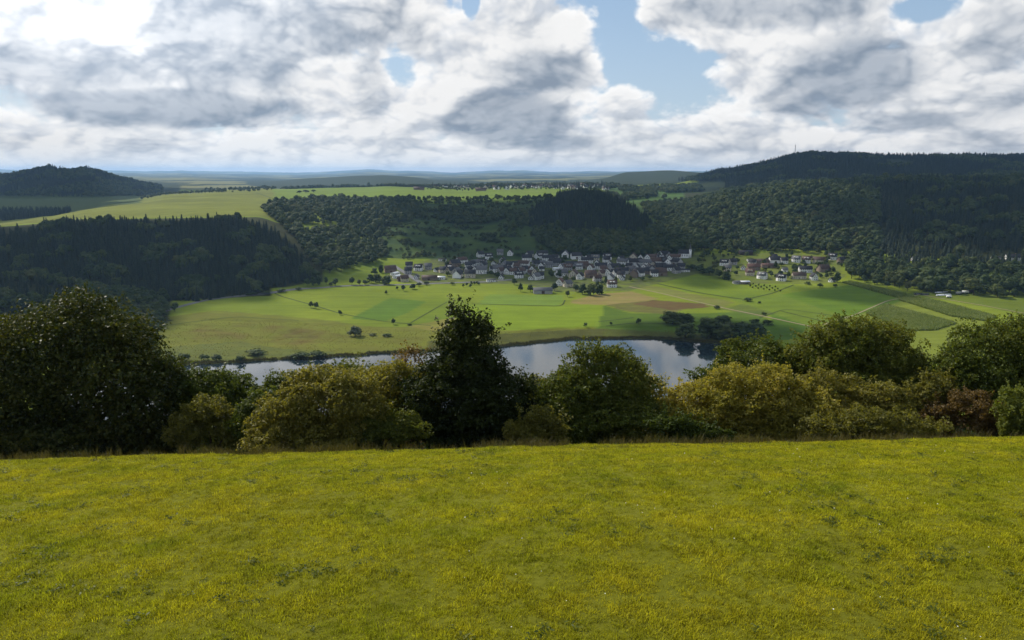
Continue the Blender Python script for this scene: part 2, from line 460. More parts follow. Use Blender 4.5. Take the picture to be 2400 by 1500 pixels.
GP = 1200 + FPX * GX / np.maximum(GY, 60)
GZ = smooth_cols(GP)
GP2, _ = project(GX, np.maximum(GY, 60), GZ)
GZ = smooth_cols(GP2)
GZ = GZ + (0.024 * GX + 0.026 * np.minimum(GX, 0)) * np.exp(-np.maximum(GY, 0) / 90.0)               # the meadow tips to the left
amp = np.interp(GY, [0, 50, 100, 500, 800, 1000, 1300, 3000, 6000, 12000, 30000], [.0, .05, .5, .4, .5, 1.0, 4.0, 9.0, 12.0, 34.0, 130.0])
GZ = GZ + amp * fbm(GX / np.interp(GY, [0, 900, 3000, 30000], [60, 110, 330, 3600]), GY / np.interp(GY, [0, 900, 3000, 30000], [60, 110, 330, 3600]), 4, 3)
rough = np.interp(GY, [880, 1150, 1600, 2300, 2600], [0, 1, 1, .6, 0]) * np.clip((GP2 - 1600) / 120, 0, 1) * np.clip((GZ - 30) / 40, 0, 1)
GZ = GZ + rough * 13.0 * fbm((GX * .8 + GY * .6) / 95, (GX * -.6 + GY * .8) / 260, 3, 17)
rough = np.interp(GY, [1000, 1200, 1600, 1750], [0, 1, 1, 0]) * np.clip((GP2 - 620) / 60, 0, 1) * np.clip((940 - GP2) / 60, 0, 1)
GZ = GZ + rough * 8.0 * fbm(GX / 80, GY / 140, 3, 18)
GZ = GZ + 0.10 * fbm(GX / 3.5, GY / 3.5, 3, 11) * (GY < 60)
GZ = GZ + 0.22 * fbm(GX / 11.0, GY / 11.0, 2, 15) * (GY < 60)

# the lake in its crater: a far shore as the photograph shows it, the near shore hidden under the slope
SHORE_PX = [(300, 862), (430, 856), (470, 852), (540, 851), (600, 846), (660, 843), (720, 842), (790, 836), (880, 830), (1000, 824), (1100, 819), (1180, 813), (1240, 806), (1330, 796), (1420, 794), (1500, 793), (1570, 796), (1620, 800), (1700, 806), (1760, 826)]
shore = []
for px, py in SHORE_PX:
    d = (CAM_Z - 0.3) / -((-ST + (750 - py) / FPX * CT))
    shore.append(((px - 1200) / FPX * d, d * (CT + (750 - py) / FPX * ST)))
shore += [(215, 560), (205, 500), (160, 440), (80, 405), (-40, 392), (-160, 405), (-260, 440), (-320, 500), (-330, 560)]
# finer, slightly wavy outline
fine = []
for i in range(len(shore)):
    a, b = np.array(shore[i]), np.array(shore[(i + 1) % len(shore)])
    n = max(2, int(np.linalg.norm(b - a) / 5))
    for k in range(n):
        p = a + (b - a) * k / n
        fine.append((p[0] + 1.5 * perlin(p[0] / 14, p[1] / 14, 5), p[1] + 4.0 * perlin(p[0] / 17, p[1] / 17, 6)))
shore = fine
SH = np.array(shore)


def shore_dist(X, Y):
    """Distance to the shoreline in metres, negative on the water."""
    X = np.asarray(X, float); Y = np.asarray(Y, float)
    d = np.full(X.shape, 1e9)
    near = (X > SH[:, 0].min() - 60) & (X < SH[:, 0].max() + 60) & (Y > SH[:, 1].min() - 60) & (Y < SH[:, 1].max() + 60)
    x, y = X[near], Y[near]
    dd = np.full(x.shape, 1e9)
    for i in range(0, len(SH), 1):
        dd = np.minimum(dd, (x - SH[i, 0]) ** 2 + (y - SH[i, 1]) ** 2)
    dd = np.sqrt(dd)
    ins = inside(x, y, shore)
    d[near] = np.where(ins, -dd, dd)
    return d


GD = shore_dist(GX, GY)
bank = np.clip(GD, 0, 40) * 0.03 + 0.25
GZ = np.where(GD < 0, np.minimum(-0.3 + GD * 0.15, -0.2).clip(-6, 0), np.where((GD < 40) & (GY > 520), np.maximum(np.minimum(GZ, bank + GD * 0.02), 0.15), np.maximum(GZ, 0.4)))
GZ = np.where((GY < 520) & (GD > 0) & (GY > 300), np.maximum(GZ, 0.3), GZ)


def ground(X, Y):
    """Height of the ground at a world position."""
    X = np.asarray(X, float); Y = np.asarray(Y, float)
    j = np.clip(np.searchsorted(ROWS, Y, side='right') - 1, 0, len(ROWS) - 2)
    fy = np.clip((Y - ROWS[j]) / (ROWS[j + 1] - ROWS[j]), 0, 1)

    def at(jj):
        s = X / width(ROWS[jj])
        u = np.clip((s + 1) / 2 * (NS - 1), 0, NS - 1.001)
        i = u.astype(int); f = u - i
        return GZ[jj, i] * (1 - f) + GZ[jj, i + 1] * f
    return at(j) * (1 - fy) + at(j + 1) * fy


def hit(px, py, y0=480.0, y1=4000.0):
    """The point of the ground that the photograph shows at (px, py)."""
    xc, yc = (px - 1200) / FPX, (750 - py) / FPX
    dy = CT + yc * ST; dz = -ST + yc * CT
    Ys = np.concatenate([np.arange(y0, 1300, 1.5), np.arange(1300, 4000, 6.0)])
    Ys = Ys[(Ys >= y0) & (Ys <= y1)]
    X = xc / dy * Ys; Z = CAM_Z + dz / dy * Ys
    g = ground(X, Ys)
    b = np.nonzero(g >= Z)[0]
    k = b[0] if len(b) else len(Ys) - 1
    return float(X[k]), float(Ys[k]), float(g[k])


# ------------------------------------------------------------------ what grows on the ground (its own colours, cloud shade painted into some)
PX, PY = project(GX, np.maximum(GY, 1), GZ)
MEADOW = (0.110, 0.112, 0.012)
PASTURE = (0.120, 0.165, 0.024)
COLR = np.empty(GX.shape + (3,)); COLR[:] = (0.130, 0.168, 0.020)
v = fbm(GX / 130, GY / 130, 3, 21)[..., None]
COLR = COLR * (1 + 0.25 * v) + np.array([0.02, 0.006, 0.0]) * v


def paint(poly, c, ymin=480, ymax=1300, mix=1.0, vary=0.0, scale=20.0, seed=1):
    m = inside(PX, PY, poly) & (GY > ymin) & (GY < ymax)
    w = mix * np.ones(m.sum())
    if vary: w = np.clip(mix + vary * fbm(GX[m] / scale, GY[m] / scale, 3, seed) * 1.6, 0, 1)
    COLR[m] = COLR[m] * (1 - w[:, None]) + np.array(c) * w[:, None]


WOODF = (0.030, 0.034, 0.014)
# marsh between the meadows and the lake
paint([(340, 860), (350, 790), (400, 742), (500, 728), (640, 738), (780, 752), (860, 765), (1010, 768), (1200, 772), (1420, 768), (1420, 800), (1180, 820), (900, 840), (600, 860)], (0.115, 0.118, 0.026), 520, 860, 0.85, 0.25, 25, 31)
paint([(380, 800), (480, 765), (620, 760), (760, 775), (840, 795), (700, 810), (500, 805)], (0.105, 0.076, 0.030), 520, 860, 0.2, 0.7, 26, 32)
paint([(650, 778), (700, 768), (765, 780), (740, 795), (670, 792)], (0.088, 0.068, 0.028), 520, 860, 0.5, 0.4, 9, 33)
paint([(360, 850), (370, 815), (560, 800), (640, 815), (780, 825), (780, 845), (500, 860)], (0.085, 0.100, 0.035), 520, 860, 0.7, 0.3, 10, 34)
paint([(1000, 800), (1180, 782), (1400, 770), (1560, 768), (1750, 790), (1750, 815), (1480, 795), (1180, 815), (1000, 830)], (0.058, 0.062, 0.020), 520, 860, 0.85, 0.2, 14, 35)
# fields
paint([(822, 747), (868, 722), (914, 698), (1000, 707), (955, 733), (902, 753)], (0.078, 0.135, 0.022))
paint([(955, 765), (1060, 745), (1110, 760), (1010, 775)], (0.17, 0.150, 0.048), 480, 1300, .8, .3, 12, 3)
paint([(1145, 690), (1320, 692), (1315, 716), (1120, 713)], (0.120, 0.180, 0.034))
paint([(1100, 714), (1418, 716), (1402, 765), (1190, 775), (1050, 765)], (0.135, 0.190, 0.018))
paint([(1418, 716), (1480, 735), (1640, 735), (1790, 728), (1800, 790), (1400, 770)], (0.070, 0.112, 0.020))  # darker green: part of this field's cloud shadow is painted into its colour
paint([(1335, 706), (1395, 690), (1480, 683), (1545, 700), (1500, 708), (1420, 715), (1345, 712)], (0.200, 0.158, 0.078), 480, 1300, .9, .25, 14, 4)
paint([(1420, 715), (1500, 706), (1600, 728), (1560, 736), (1470, 730)], (0.105, 0.098, 0.040), 480, 1300, .9, .3, 9, 4)
paint([(1480, 712), (1530, 703), (1650, 712), (1665, 720), (1575, 727)], (0.10, 0.066, 0.038), 480, 1300, .95, .1, 9, 5)
paint([(1490, 672), (1530, 670), (1720, 708), (1700, 722)], (0.130, 0.130, 0.050), 480, 1300, .8, .45, 7, 6)
paint([(1560, 652), (1640, 645), (1810, 688), (1748, 702), (1600, 684)], (0.120, 0.165, 0.022))
paint([(1690, 690), (1835, 690), (1990, 745), (1890, 765), (1740, 712)], (0.105, 0.150, 0.024), 480, 1300, .9, .2, 40, 6)
paint([(1830, 690), (1990, 668), (2150, 708), (2000, 748)], (0.082, 0.138, 0.018), 480, 1300, .9, .1, 40, 6)
paint([(1990, 745), (2130, 700), (2330, 760), (2330, 830), (2150, 850)], (0.140, 0.165, 0.030), 480, 1300, .9, .1, 40, 7)
paint([(1810, 735), (1900, 765), (1860, 795), (1790, 800)], (0.068, 0.120, 0.018))
paint([(1740, 712), (1820, 735), (1780, 742), (1690, 725)], (0.085, 0.110, 0.034), 480, 1300, .8, .3, 8, 8)
paint([(2070, 700), (2150, 690), (2420, 740), (2420, 690), (2160, 680)], (0.100, 0.130, 0.022))
# village ground
paint([(880, 655), (1000, 610), (1120, 580), (1300, 580), (1560, 575), (1640, 590), (1640, 640), (1560, 660), (1440, 690), (1320, 690), (1230, 665), (1000, 665)], (0.070, 0.078, 0.045), 900, 1300, .7, .5, 12, 9)
paint([(1640, 595), (1960, 590), (1980, 650), (1930, 665), (1750, 665), (1640, 640)], (0.100, 0.115, 0.040), 900, 1300, .7, .5, 12, 10)
# the slope behind the village: scrub green, darkened further to deepen the cloud shade
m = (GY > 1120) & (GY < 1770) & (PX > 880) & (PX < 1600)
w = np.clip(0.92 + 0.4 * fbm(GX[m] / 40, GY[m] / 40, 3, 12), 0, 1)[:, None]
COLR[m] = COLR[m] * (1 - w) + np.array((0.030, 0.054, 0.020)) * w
# the plateau
m = (GY > 1230) & (GY < 3000) & (PX > -400) & (PX < 700)
COLR[m] = np.array((0.125, 0.140, 0.030)) * (1 + 0.3 * fbm(GX[m] / 200, GY[m] / 120, 3, 13))[:, None]
m = (GY > 1640) & (GY < 3000) & (PX > 640) & (PX < 1420)
COLR[m] = np.array((0.115, 0.165, 0.028)) * (1 + 0.25 * fbm(GX[m] / 250, GY[m] / 60, 3, 14))[:, None]
m = (GY > 1700) & (GY < 2850) & (PX < 330)
COLR[m] = (0.060, 0.085, 0.030)
m = (GY > 1750) & (GY < 2850) & (PX > 1420) & (PX < 1760)
COLR[m] = np.array((0.050, 0.092, 0.026)) * (1 + 0.4 * fbm(GX[m] / 120, GY[m] / 90, 3, 14))[:, None]
# woodland floor and far country
m = ((GY > 2850) & (PX < 420) & (GY < 3900)) | ((GY > 2300) & (GY < 4300) & (PX > 1640)) | ((GY > 3600) & (GY < 6500) & ((PX > 640) & (PX < 1080) | (PX > 1330)))
COLR[m] = (0.024, 0.034, 0.016)
m = (GY > 3300) & ~m
pat = fbm(GX / 700, GY / 1500, 3, 41)
far_c = np.where((pat > -0.08)[..., None], np.array((0.020, 0.032, 0.018)), np.array((0.14, 0.14, 0.07)))
COLR[m] = far_c[m]
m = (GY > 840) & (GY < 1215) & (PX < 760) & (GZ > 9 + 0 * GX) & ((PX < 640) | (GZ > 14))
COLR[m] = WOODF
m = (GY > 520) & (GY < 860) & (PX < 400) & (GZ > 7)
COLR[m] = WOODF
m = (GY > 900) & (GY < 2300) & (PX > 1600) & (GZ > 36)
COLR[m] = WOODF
# the near hill top and the wooded crater wall under it
m = GY < 58
COLR[m] = MEADOW
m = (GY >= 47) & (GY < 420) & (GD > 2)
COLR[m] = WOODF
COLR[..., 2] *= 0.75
COLR = np.clip(COLR, 0.004, 0.5)

tm, nt, out = new_mat('ground')
at = nt.nodes.new('ShaderNodeAttribute'); at.attribute_name = 'growth'
geo = nt.nodes.new('ShaderNodeNewGeometry')
n1 = noise(nt, geo.outputs['Position'], 0.035, 6, 0.62)
n2 = noise(nt, geo.outputs['Position'], 1.1, 4, 0.65)
mpg = nt.nodes.new('ShaderNodeMapping'); mpg.inputs['Scale'].default_value = (0.006, 0.11, 0.0); mpg.inputs['Rotation'].default_value = (0, 0, 0.35)
nt.links.new(geo.outputs['Position'], mpg.inputs[0])
n3 = noise(nt, mpg.outputs[0], 1.0, 4, 0.65)                       # mowing and grazing streaks
f = 0.20 + n1 * 0.55 + n2 * 0.4 + n3 * 0.65
scn = nt.nodes.new('ShaderNodeVectorMath'); scn.operation = 'SCALE'
nt.links.new(at.outputs['Color'], scn.inputs[0]); nt.links.new(f.s, scn.inputs['Scale'])
b = node(nt, 'ShaderNodeBsdfPrincipled', Roughness=0.95)
b.inputs['Specular IOR Level'].default_value = 0.05
nt.links.new(scn.outputs[0], b.inputs['Base Color'])
bump = nt.nodes.new('ShaderNodeBump'); bump.inputs['Strength'].default_value = 0.5; bump.inputs['Distance'].default_value = 0.3
nt.links.new(n2.s, bump.inputs['Height']); nt.links.new(bump.outputs[0], b.inputs['Normal'])
nt.links.new(b.outputs[0], out.inputs[0])

nr = len(ROWS)
ii = (np.arange(nr - 1)[:, None] * NS + np.arange(NS - 1)[None, :]).ravel()
quads = np.stack([ii, ii + 1, ii + NS + 1, ii + NS], axis=1)
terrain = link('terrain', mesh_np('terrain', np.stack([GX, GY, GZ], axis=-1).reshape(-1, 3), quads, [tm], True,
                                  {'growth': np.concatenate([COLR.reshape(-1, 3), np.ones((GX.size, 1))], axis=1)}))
tag(terrain, 'grassy hilltop, crater valley, wooded hills and distant plain', kind='structure')

# the lake
wm, nt, out = new_mat('lake_water')
geo = nt.nodes.new('ShaderNodeNewGeometry')
mp = nt.nodes.new('ShaderNodeMapping'); mp.inputs['Scale'].default_value = (0.25, 0.6, 1)
nt.links.new(geo.outputs['Position'], mp.inputs[0])
r1 = noise(nt, mp.outputs[0], 1.0, 4, 0.6)
calm = noise(nt, geo.outputs['Position'], 0.012, 3, 0.5)
bump = nt.nodes.new('ShaderNodeBump'); bump.inputs['Distance'].default_value = 0.05
nt.links.new((calm.step(0.4, 0.62) * 0.22 + 0.05).s, bump.inputs['Strength'])
nt.links.new(r1.s, bump.inputs['Height'])
b = node(nt, 'ShaderNodeBsdfPrincipled', Roughness=0.05, IOR=1.38)
b.inputs['Base Color'].default_value = (0.012, 0.022, 0.028, 1)
b.inputs['Specular IOR Level'].default_value = 0.9
nt.links.new(bump.outputs[0], b.inputs['Normal']); nt.links.new(b.outputs[0], out.inputs[0])
me = bpy.data.meshes.new('lake')
cen = SH.mean(axis=0)
grow = [(cen[0] + (x - cen[0]) * 1.012, cen[1] + (y - cen[1]) * 1.012, 0.0) for x, y in shore]
me.from_pydata(grow, [], [list(range(len(grow)))]); me.materials.append(wm); me.update()
lake = tag(link('lake', me), 'calm round crater lake reflecting the cloudy sky', kind='structure')


def strip(name, pts, w, mat, label, lift=0.25, world=False):
    """A road or track laid on the ground along picture points."""
    P = [p if world else hit(*p)[:2] for p in pts]
    Q = []
    for a, c in zip(P[:-1], P[1:]):
        n = max(1, int(math.hypot(c[0] - a[0], c[1] - a[1]) / 6))
        Q += [(a[0] + (c[0] - a[0]) * k / n, a[1] + (c[1] - a[1]) * k / n) for k in range(n)]
    Q.append(P[-1]); Q = np.array(Q)
    for _ in range(3): Q[1:-1] = (Q[:-2] + 2 * Q[1:-1] + Q[2:]) / 4
    d = np.gradient(Q, axis=0); d /= np.linalg.norm(d, axis=1)[:, None] + 1e-9
    nrm = np.stack([-d[:, 1], d[:, 0]], axis=1)
    V = []
    for off in (-0.5, -0.17, 0.17, 0.5):
        p = Q + nrm * off * w
        V.append(np.stack([p[:, 0], p[:, 1], ground(p[:, 0], p[:, 1]) + lift], axis=1))
    V = np.stack(V, axis=1); n = len(Q)
    base = (np.arange(n - 1)[:, None] * 4 + np.arange(3)[None, :]).ravel()
    F = np.stack([base, base + 1, base + 5, base + 4], axis=1)
    return tag(link(name, mesh_np(name, V.reshape(-1, 3), F, [mat], True)), label, kind='structure')


M['asphalt'] = plain('asphalt', (0.11, 0.112, 0.115), 0.85, 0.3, 0.12, 0.3)
M['gravel'] = plain('gravel_track', (0.24, 0.20, 0.12), 0.95, 0.1, 0.25, 0.3)
strip('road', [(330, 748), (400, 724), (480, 704), (560, 694), (640, 687), (720, 676), (800, 671), (870, 669), (930, 668), (1000, 666), (1060, 663), (1140, 661), (1210, 655)], 7.0, M['asphalt'], 'grey country road running along the foot of the wooded hill')
strip('road', [(920, 622), (945, 637), (968, 652), (988, 664)], 7.0, M['asphalt'], 'grey village road coming down past the farm')
strip('path', [(1475, 672), (1530, 684), (1600, 700), (1690, 721), (1780, 740), (1900, 766), (1960, 775)], 2.8, M['gravel'], 'pale gravel field track running past the brown field')
strip('path', [(2160, 690), (2080, 705), (2000, 740), (1930, 762)], 1.8, M['gravel'], 'narrow grassy track between the right-hand fields')
strip('path', [(2155, 690), (2250, 708), (2400, 735)], 2.0, M['gravel'], 'pale track along the maize field towards the far bank')
strip('path', [(1000, 440), (1100, 444), (1300, 451)], 5.0, M['gravel'], 'pale track crossing the plateau meadow', 0.4)
# ------------------------------------------------------------------ leaves, crowns, trunks
def norm(a): return a / (np.linalg.norm(a, axis=-1, keepdims=True) + 1e-9)


def leaf_quads(P, O, L, W, r, up=0.3, rand=0.9, out=0.6):
    """Leaf-shaped faces at P that roughly face along O."""
    n = len(P)
    N = norm(O * out + r.normal(size=(n, 3)) * rand * 0.6 + np.array([0, 0, up]))
    T = norm(np.cross(N, r.normal(size=(n, 3)))); B = np.cross(N, T)
    k = r.uniform(0.7, 1.3, (n, 1))
    a = P - T * (L * 0.5) * k; c = P + T * (L * 0.5) * k - N * (0.12 * L)
    b = P + B * (W * 0.5) * k + N * (0.1 * W); d = P - B * (W * 0.5) * k + N * (0.1 * W)
    V = np.stack([a, b, c, d], axis=1).reshape(-1, 3)
    F = np.arange(4 * n).reshape(-1, 4)
    return V, F, np.repeat(r.uniform(0, 1, n), 4)


def crown_points(lobes, n, r, sub=16, subr=0.34, inner=0.12, cut=0.62, flat=1.0):
    """Leaf positions: twig clumps spread over the lobes of a crown, fewer inside."""
    lobes = np.asarray(lobes, float)
    area = lobes[:, 3] * lobes[:, 5] + lobes[:, 3] * lobes[:, 4] + lobes[:, 4] * lobes[:, 5]
    cnt = np.maximum(4, (n * 1.35 * area / area.sum())).astype(int)
    PP, OO = [], []
    for (x, y, z, rx, ry, rz), c in zip(lobes, cnt):
        rad = np.array([rx, ry, rz]); cen = np.array([x, y, z])
        ns = max(5, int(sub * (0.6 + r.random() * 0.8)))
        sd = norm(r.normal(size=(ns, 3)) + np.array([0, 0, 0.25]))
        sr = r.uniform(0.78, 1.02, (ns, 1))
        k = r.integers(0, ns, c)
        off = norm(r.normal(size=(c, 3))) * (r.random((c, 1)) ** 0.45) * subr * r.uniform(0.7, 1.25, (ns, 1))[k]
        q = sd[k] * sr[k] + off
        deep = r.random(c) < inner
        q[deep] = norm(r.normal(size=(deep.sum(), 3))) * r.uniform(0.4, 0.85, (deep.sum(), 1))
        PP.append(cen + q * rad); OO.append(norm(q / rad * rad.mean()))
    P, O = np.concatenate(PP), np.concatenate(OO)
    keep = np.ones(len(P), bool)
    for (x, y, z, rx, ry, rz) in lobes:
        q = (P - np.array([x, y, z])) / np.array([rx, ry, rz])
        keep &= ~(((q * q).sum(axis=1) < cut * cut) & (r.random(len(P)) > 0.12))
    return P[keep][:n * 2], O[keep][:n * 2]


def tube(pts, radii, seg=6):
    """A tapered, bent round limb."""
    pts = np.asarray(pts, float); n = len(pts)
    V, F = [], []
    for i in range(n):
        d = norm(pts[min(i + 1, n - 1)] - pts[max(i - 1, 0)])
        a = norm(np.cross(d, np.array([0.3, 0.9, 0.1]))); b = np.cross(d, a)
        for k in range(seg):
            t = 2 * np.pi * k / seg
            V.append(pts[i] + (a * math.cos(t) + b * math.sin(t)) * radii[i])
    for i in range(n - 1):
        for k in range(seg):
            F.append((i * seg + k, i * seg + (k + 1) % seg, (i + 1) * seg + (k + 1) % seg, (i + 1) * seg + k))
    return np.array(V), np.array(F)


def limbs(base, lobes, rad, r, count=7, seg=6):
    """Trunk and limbs that run from the base into the lobes of the crown."""
    lobes = np.asarray(lobes, float); base = np.asarray(base, float)
    cen = lobes[:, :3].mean(axis=0)
    fork = base + (cen - base) * 0.45
    parts = [tube([base - [0, 0, .3], base + (fork - base) * 0.5 + r.normal(size=3) * rad * 0.4, fork], [rad * 1.25, rad, rad * 0.8], seg)]
    for k in r.permutation(len(lobes))[:count]:
        t = lobes[k, :3]
        mid = fork + (t - fork) * 0.5 + r.normal(size=3) * rad * 1.2
        parts.append(tube([fork - (fork - base) * 0.2, mid, t + r.normal(size=3) * rad], [rad * 0.6, rad * 0.4, rad * 0.1], seg))
    V, F, o = [], [], 0
    for v_, f_ in parts:
        V.append(v_); F.append(f_ + o); o += len(v_)
    return np.concatenate(V), np.concatenate(F)


def scatter_stuff(name, pts, rotz, scl, idx, variants, label, tilt=None):
    """One object that carries many instances of a few meshes (a mass nobody could count)."""
    pts = np.asarray(pts)
    rot = np.zeros((len(pts), 3)); rot[:, 2] = rotz
    if tilt is not None: rot[:, 0] = tilt
    scl = np.asarray(scl)
    if scl.ndim == 1: scl = np.repeat(scl[:, None], 3, axis=1)
    me = bpy.data.meshes.new(name)
    me.vertices.add(len(pts)); me.vertices.foreach_set('co', pts.astype(np.float32).ravel())
    me.attributes.new('turn', 'FLOAT_VECTOR', 'POINT').data.foreach_set('vector', rot.astype(np.float32).ravel())
    me.attributes.new('size', 'FLOAT_VECTOR', 'POINT').data.foreach_set('vector', scl.astype(np.float32).ravel())
    me.attributes.new('variant', 'INT', 'POINT').data.foreach_set('value', np.asarray(idx, dtype=np.int32))
    o = link(name, me)
    g = bpy.data.node_groups.new(name, 'GeometryNodeTree')
    g.interface.new_socket('Geometry', in_out='INPUT', socket_type='NodeSocketGeometry')
    g.interface.new_socket('Geometry', in_out='OUTPUT', socket_type='NodeSocketGeometry')
    gi = g.nodes.new('NodeGroupInput'); go = g.nodes.new('NodeGroupOutput')
    iop = g.nodes.new('GeometryNodeInstanceOnPoints')
    join = g.nodes.new('GeometryNodeJoinGeometry')
    for vobj in reversed(variants):
        oi = g.nodes.new('GeometryNodeObjectInfo'); oi.inputs['Object'].default_value = vobj
        g2 = g.nodes.new('GeometryNodeGeometryToInstance')
        g.links.new(oi.outputs['Geometry'], g2.inputs[0]); g.links.new(g2.outputs[0], join.inputs[0])
    g.links.new(gi.outputs[0], iop.inputs['Points']); g.links.new(join.outputs[0], iop.inputs['Instance'])
    iop.inputs['Pick Instance'].default_value = True

    def att(n, t):
        a = g.nodes.new('GeometryNodeInputNamedAttribute'); a.data_type = t; a.inputs['Name'].default_value = n
        return a.outputs['Attribute']
    g.links.new(att('variant', 'INT'), iop.inputs['Instance Index'])
    e2r = g.nodes.new('FunctionNodeEulerToRotation'); g.links.new(att('turn', 'FLOAT_VECTOR'), e2r.inputs[0])
    g.links.new(e2r.outputs[0], iop.inputs['Rotation'])
    g.links.new(att('size', 'FLOAT_VECTOR'), iop.inputs['Scale'])
    g.links.new(iop.outputs[0], go.inputs[0])
    md = o.modifiers.new('scatter', 'NODES'); md.node_group = g
    tag(o, label, kind='stuff')
    return o


def proto(name, me): return bpy.data.objects.new(name, me)     # a source shape, never linked to the scene


# ---- trees of the middle distance: about 10 m tall, crown on a short trunk
def ico(sub=1):
    t = (1 + 5 ** .5) / 2
    V = [(-1, t, 0), (1, t, 0), (-1, -t, 0), (1, -t, 0), (0, -1, t), (0, 1, t), (0, -1, -t), (0, 1, -t), (t, 0, -1), (t, 0, 1), (-t, 0, -1), (-t, 0, 1)]
    F = [(0, 11, 5), (0, 5, 1), (0, 1, 7), (0, 7, 10), (0, 10, 11), (1, 5, 9), (5, 11, 4), (11, 10, 2), (10, 7, 6), (7, 1, 8), (3, 9, 4), (3, 4, 2), (3, 2, 6), (3, 6, 8), (3, 8, 9), (4, 9, 5), (2, 4, 11), (6, 2, 10), (8, 6, 7), (9, 8, 1)]
    V = [np.array(v_) / np.linalg.norm(v_) for v_ in V]
    for _ in range(sub):
        mid, F2 = {}, []
        def m(a_, b_):
            k = (min(a_, b_), max(a_, b_))
            if k not in mid:
                w = V[a_] + V[b_]; V.append(w / np.linalg.norm(w)); mid[k] = len(V) - 1
            return mid[k]
        for a_, b_, c_ in F:
            x, y, z = m(a_, b_), m(b_, c_), m(c_, a_)
            F2 += [(a_, x, z), (b_, y, x), (c_, z, y), (x, y, z)]
        F = F2
    return np.array(V), np.array(F)


ICO_V, ICO_F = ico(1)


def make_broadleaf(seed, tall=10.0, wide=4.6, nl=13, n=560, size=0.85, leaf='wood_leaf', low=0.34, core=.78):
    """Crown of leafy boughs: inner masses of foliage with loose leaf sprays all over them."""
    r = np.random.default_rng(seed)
    lobes = [(0, 0, tall * 0.58, wide * .66, wide * .66, tall * .32)]
    for k in range(nl):
        a = k * 2.4 + r.uniform(-.4, .4); h = r.uniform(low, 0.86)
        q = wide * (1 - max(0, h - 0.45) * 1.35) * r.uniform(.42, .74)
        rr = wide * r.uniform(.24, .44)
        lobes.append((math.cos(a) * q, math.sin(a) * q, tall * h, rr, rr, rr * .85))
    P, O = crown_points(lobes, n, r, 10, 0.34, 0.0, 0.8)
    V, F, rnd = leaf_quads(P, O, size * 1.25, size, r, 0.2, 0.4, 1.4)
    T = len(V); cv, cf, cr = [], [], []
    for (x, y, z, rx, ry, rz) in lobes:
        jit = 1 + r.normal(0, .10, (len(ICO_V), 1))
        cf.append(ICO_F + T + sum(len(c_) for c_ in cv)); cv.append(ICO_V * jit * np.array([rx, ry, rz]) * core + np.array([x, y, z])); cr.append(np.clip(r.normal(.45, .12, len(ICO_V)), 0, 1))
    V = np.concatenate([V] + cv); rnd = np.concatenate([rnd] + cr); cf = np.concatenate(cf)
    crown = mesh_np('crown', V, [F, cf], [M[leaf]], False, {'rnd': rnd})
    tv, tf = limbs((0, 0, 0), lobes, wide * 0.05, r, 5, 5)
    trunk = mesh_np('trunk', tv, tf, [M['bark']], True)
    whole = mesh_np('broadleaf_tree', np.concatenate([V, tv]), [F, cf, tf + len(V)], [M[leaf], M['bark']], False,
                    {'rnd': np.concatenate([rnd, np.zeros(len(tv))])}, np.concatenate([np.zeros(len(F) + len(cf)), np.ones(len(tf))]))
    return crown, trunk, whole


BROAD = [make_broadleaf(100 + k, 10.0, 4.6 + 0.5 * (k % 2)) for k in range(5)]
BIGT = [make_broadleaf(170 + k, 10.0, 5.0, 24, 3000, 0.42, low=0.16, core=.66) for k in range(3)]
BROADW = [make_broadleaf(130 + k, 9.0, 4.8, 16, 1300, .6, leaf='willow', low=.2, core=.6) for k in range(2)]
BUSH = [make_broadleaf(150 + k, 5.2, 4.2, 9, 900, 0.5, low=.22, core=.5) for k in range(3)]


def make_conifer(seed, tall=20.0, wide=3.0):
    r = np.random.default_rng(seed)
    V, F, rn = [], [], []
    layers = 12
    for k in range(layers):
        f = k / layers
        z = tall * (0.05 + 0.93 * f); rad = wide * (1 - f) ** 0.55 * r.uniform(.85, 1.1) + 0.15
        m = max(5, int(13 * (1 - f * .6)))
        a0 = r.uniform(0, 6.28)
        for i in range(m):
            a = a0 + 6.283 * i / m + r.uniform(-.15, .15); q = rad * r.uniform(.7, 1.15); w = 0.5 * 6.283 * rad / m * 1.25
            d = np.array([math.cos(a), math.sin(a), 0]); t = np.array([-d[1], d[0], 0])
            b = len(V)
            zz = z + r.uniform(-.3, .3)
            V += [d * 0.05 + [0, 0, zz + rad * .42 + .4], d * q * .6 + t * w + [0, 0, zz + .05], d * q + [0, 0, zz - rad * .22], d * q * .6 - t * w + [0, 0, zz + .05]]
            F.append((b, b + 1, b + 2, b + 3)); rn += [r.random()] * 4
    V, F, rn = np.array(V), np.array(F), np.array(rn)
    tv, tf = tube([(0, 0, -.5), (0, 0, tall * .5), (0, 0, tall * .97)], [.28, .18, .03], 5)
    return mesh_np('conifer_tree', np.concatenate([V, tv]), np.concatenate([F, tf + len(V)]), [M['needle'], M['bark']], False,
                   {'rnd': np.concatenate([rn, np.zeros(len(tv))])}, np.concatenate([np.zeros(len(F)), np.ones(len(tf))]))


CONIF = [make_conifer(200 + k, 20.0, 3.5 + .5 * k) for k in range(4)]
P_BROAD = [proto('broadleaf_source', w[2]) for w in BROAD]
P_BUSH = [proto('bush_source', w[2]) for w in BUSH]
P_CONIF = [proto('conifer_source', w) for w in CONIF]


def grid_points(x0, x1, y0, y1, step, r, jit=0.45):
    xs = np.arange(x0, x1, step); ys = np.arange(y0, y1, step)
    X, Y = np.meshgrid(xs, ys)
    X = X + r.uniform(-jit, jit, X.shape) * step; Y = Y + r.uniform(-jit, jit, Y.shape) * step
    X, Y = X.ravel(), Y.ravel()
    k = np.abs(X) < 0.86 * Y + 60
    X, Y = X[k], Y[k]
    return X, Y, ground(X, Y)


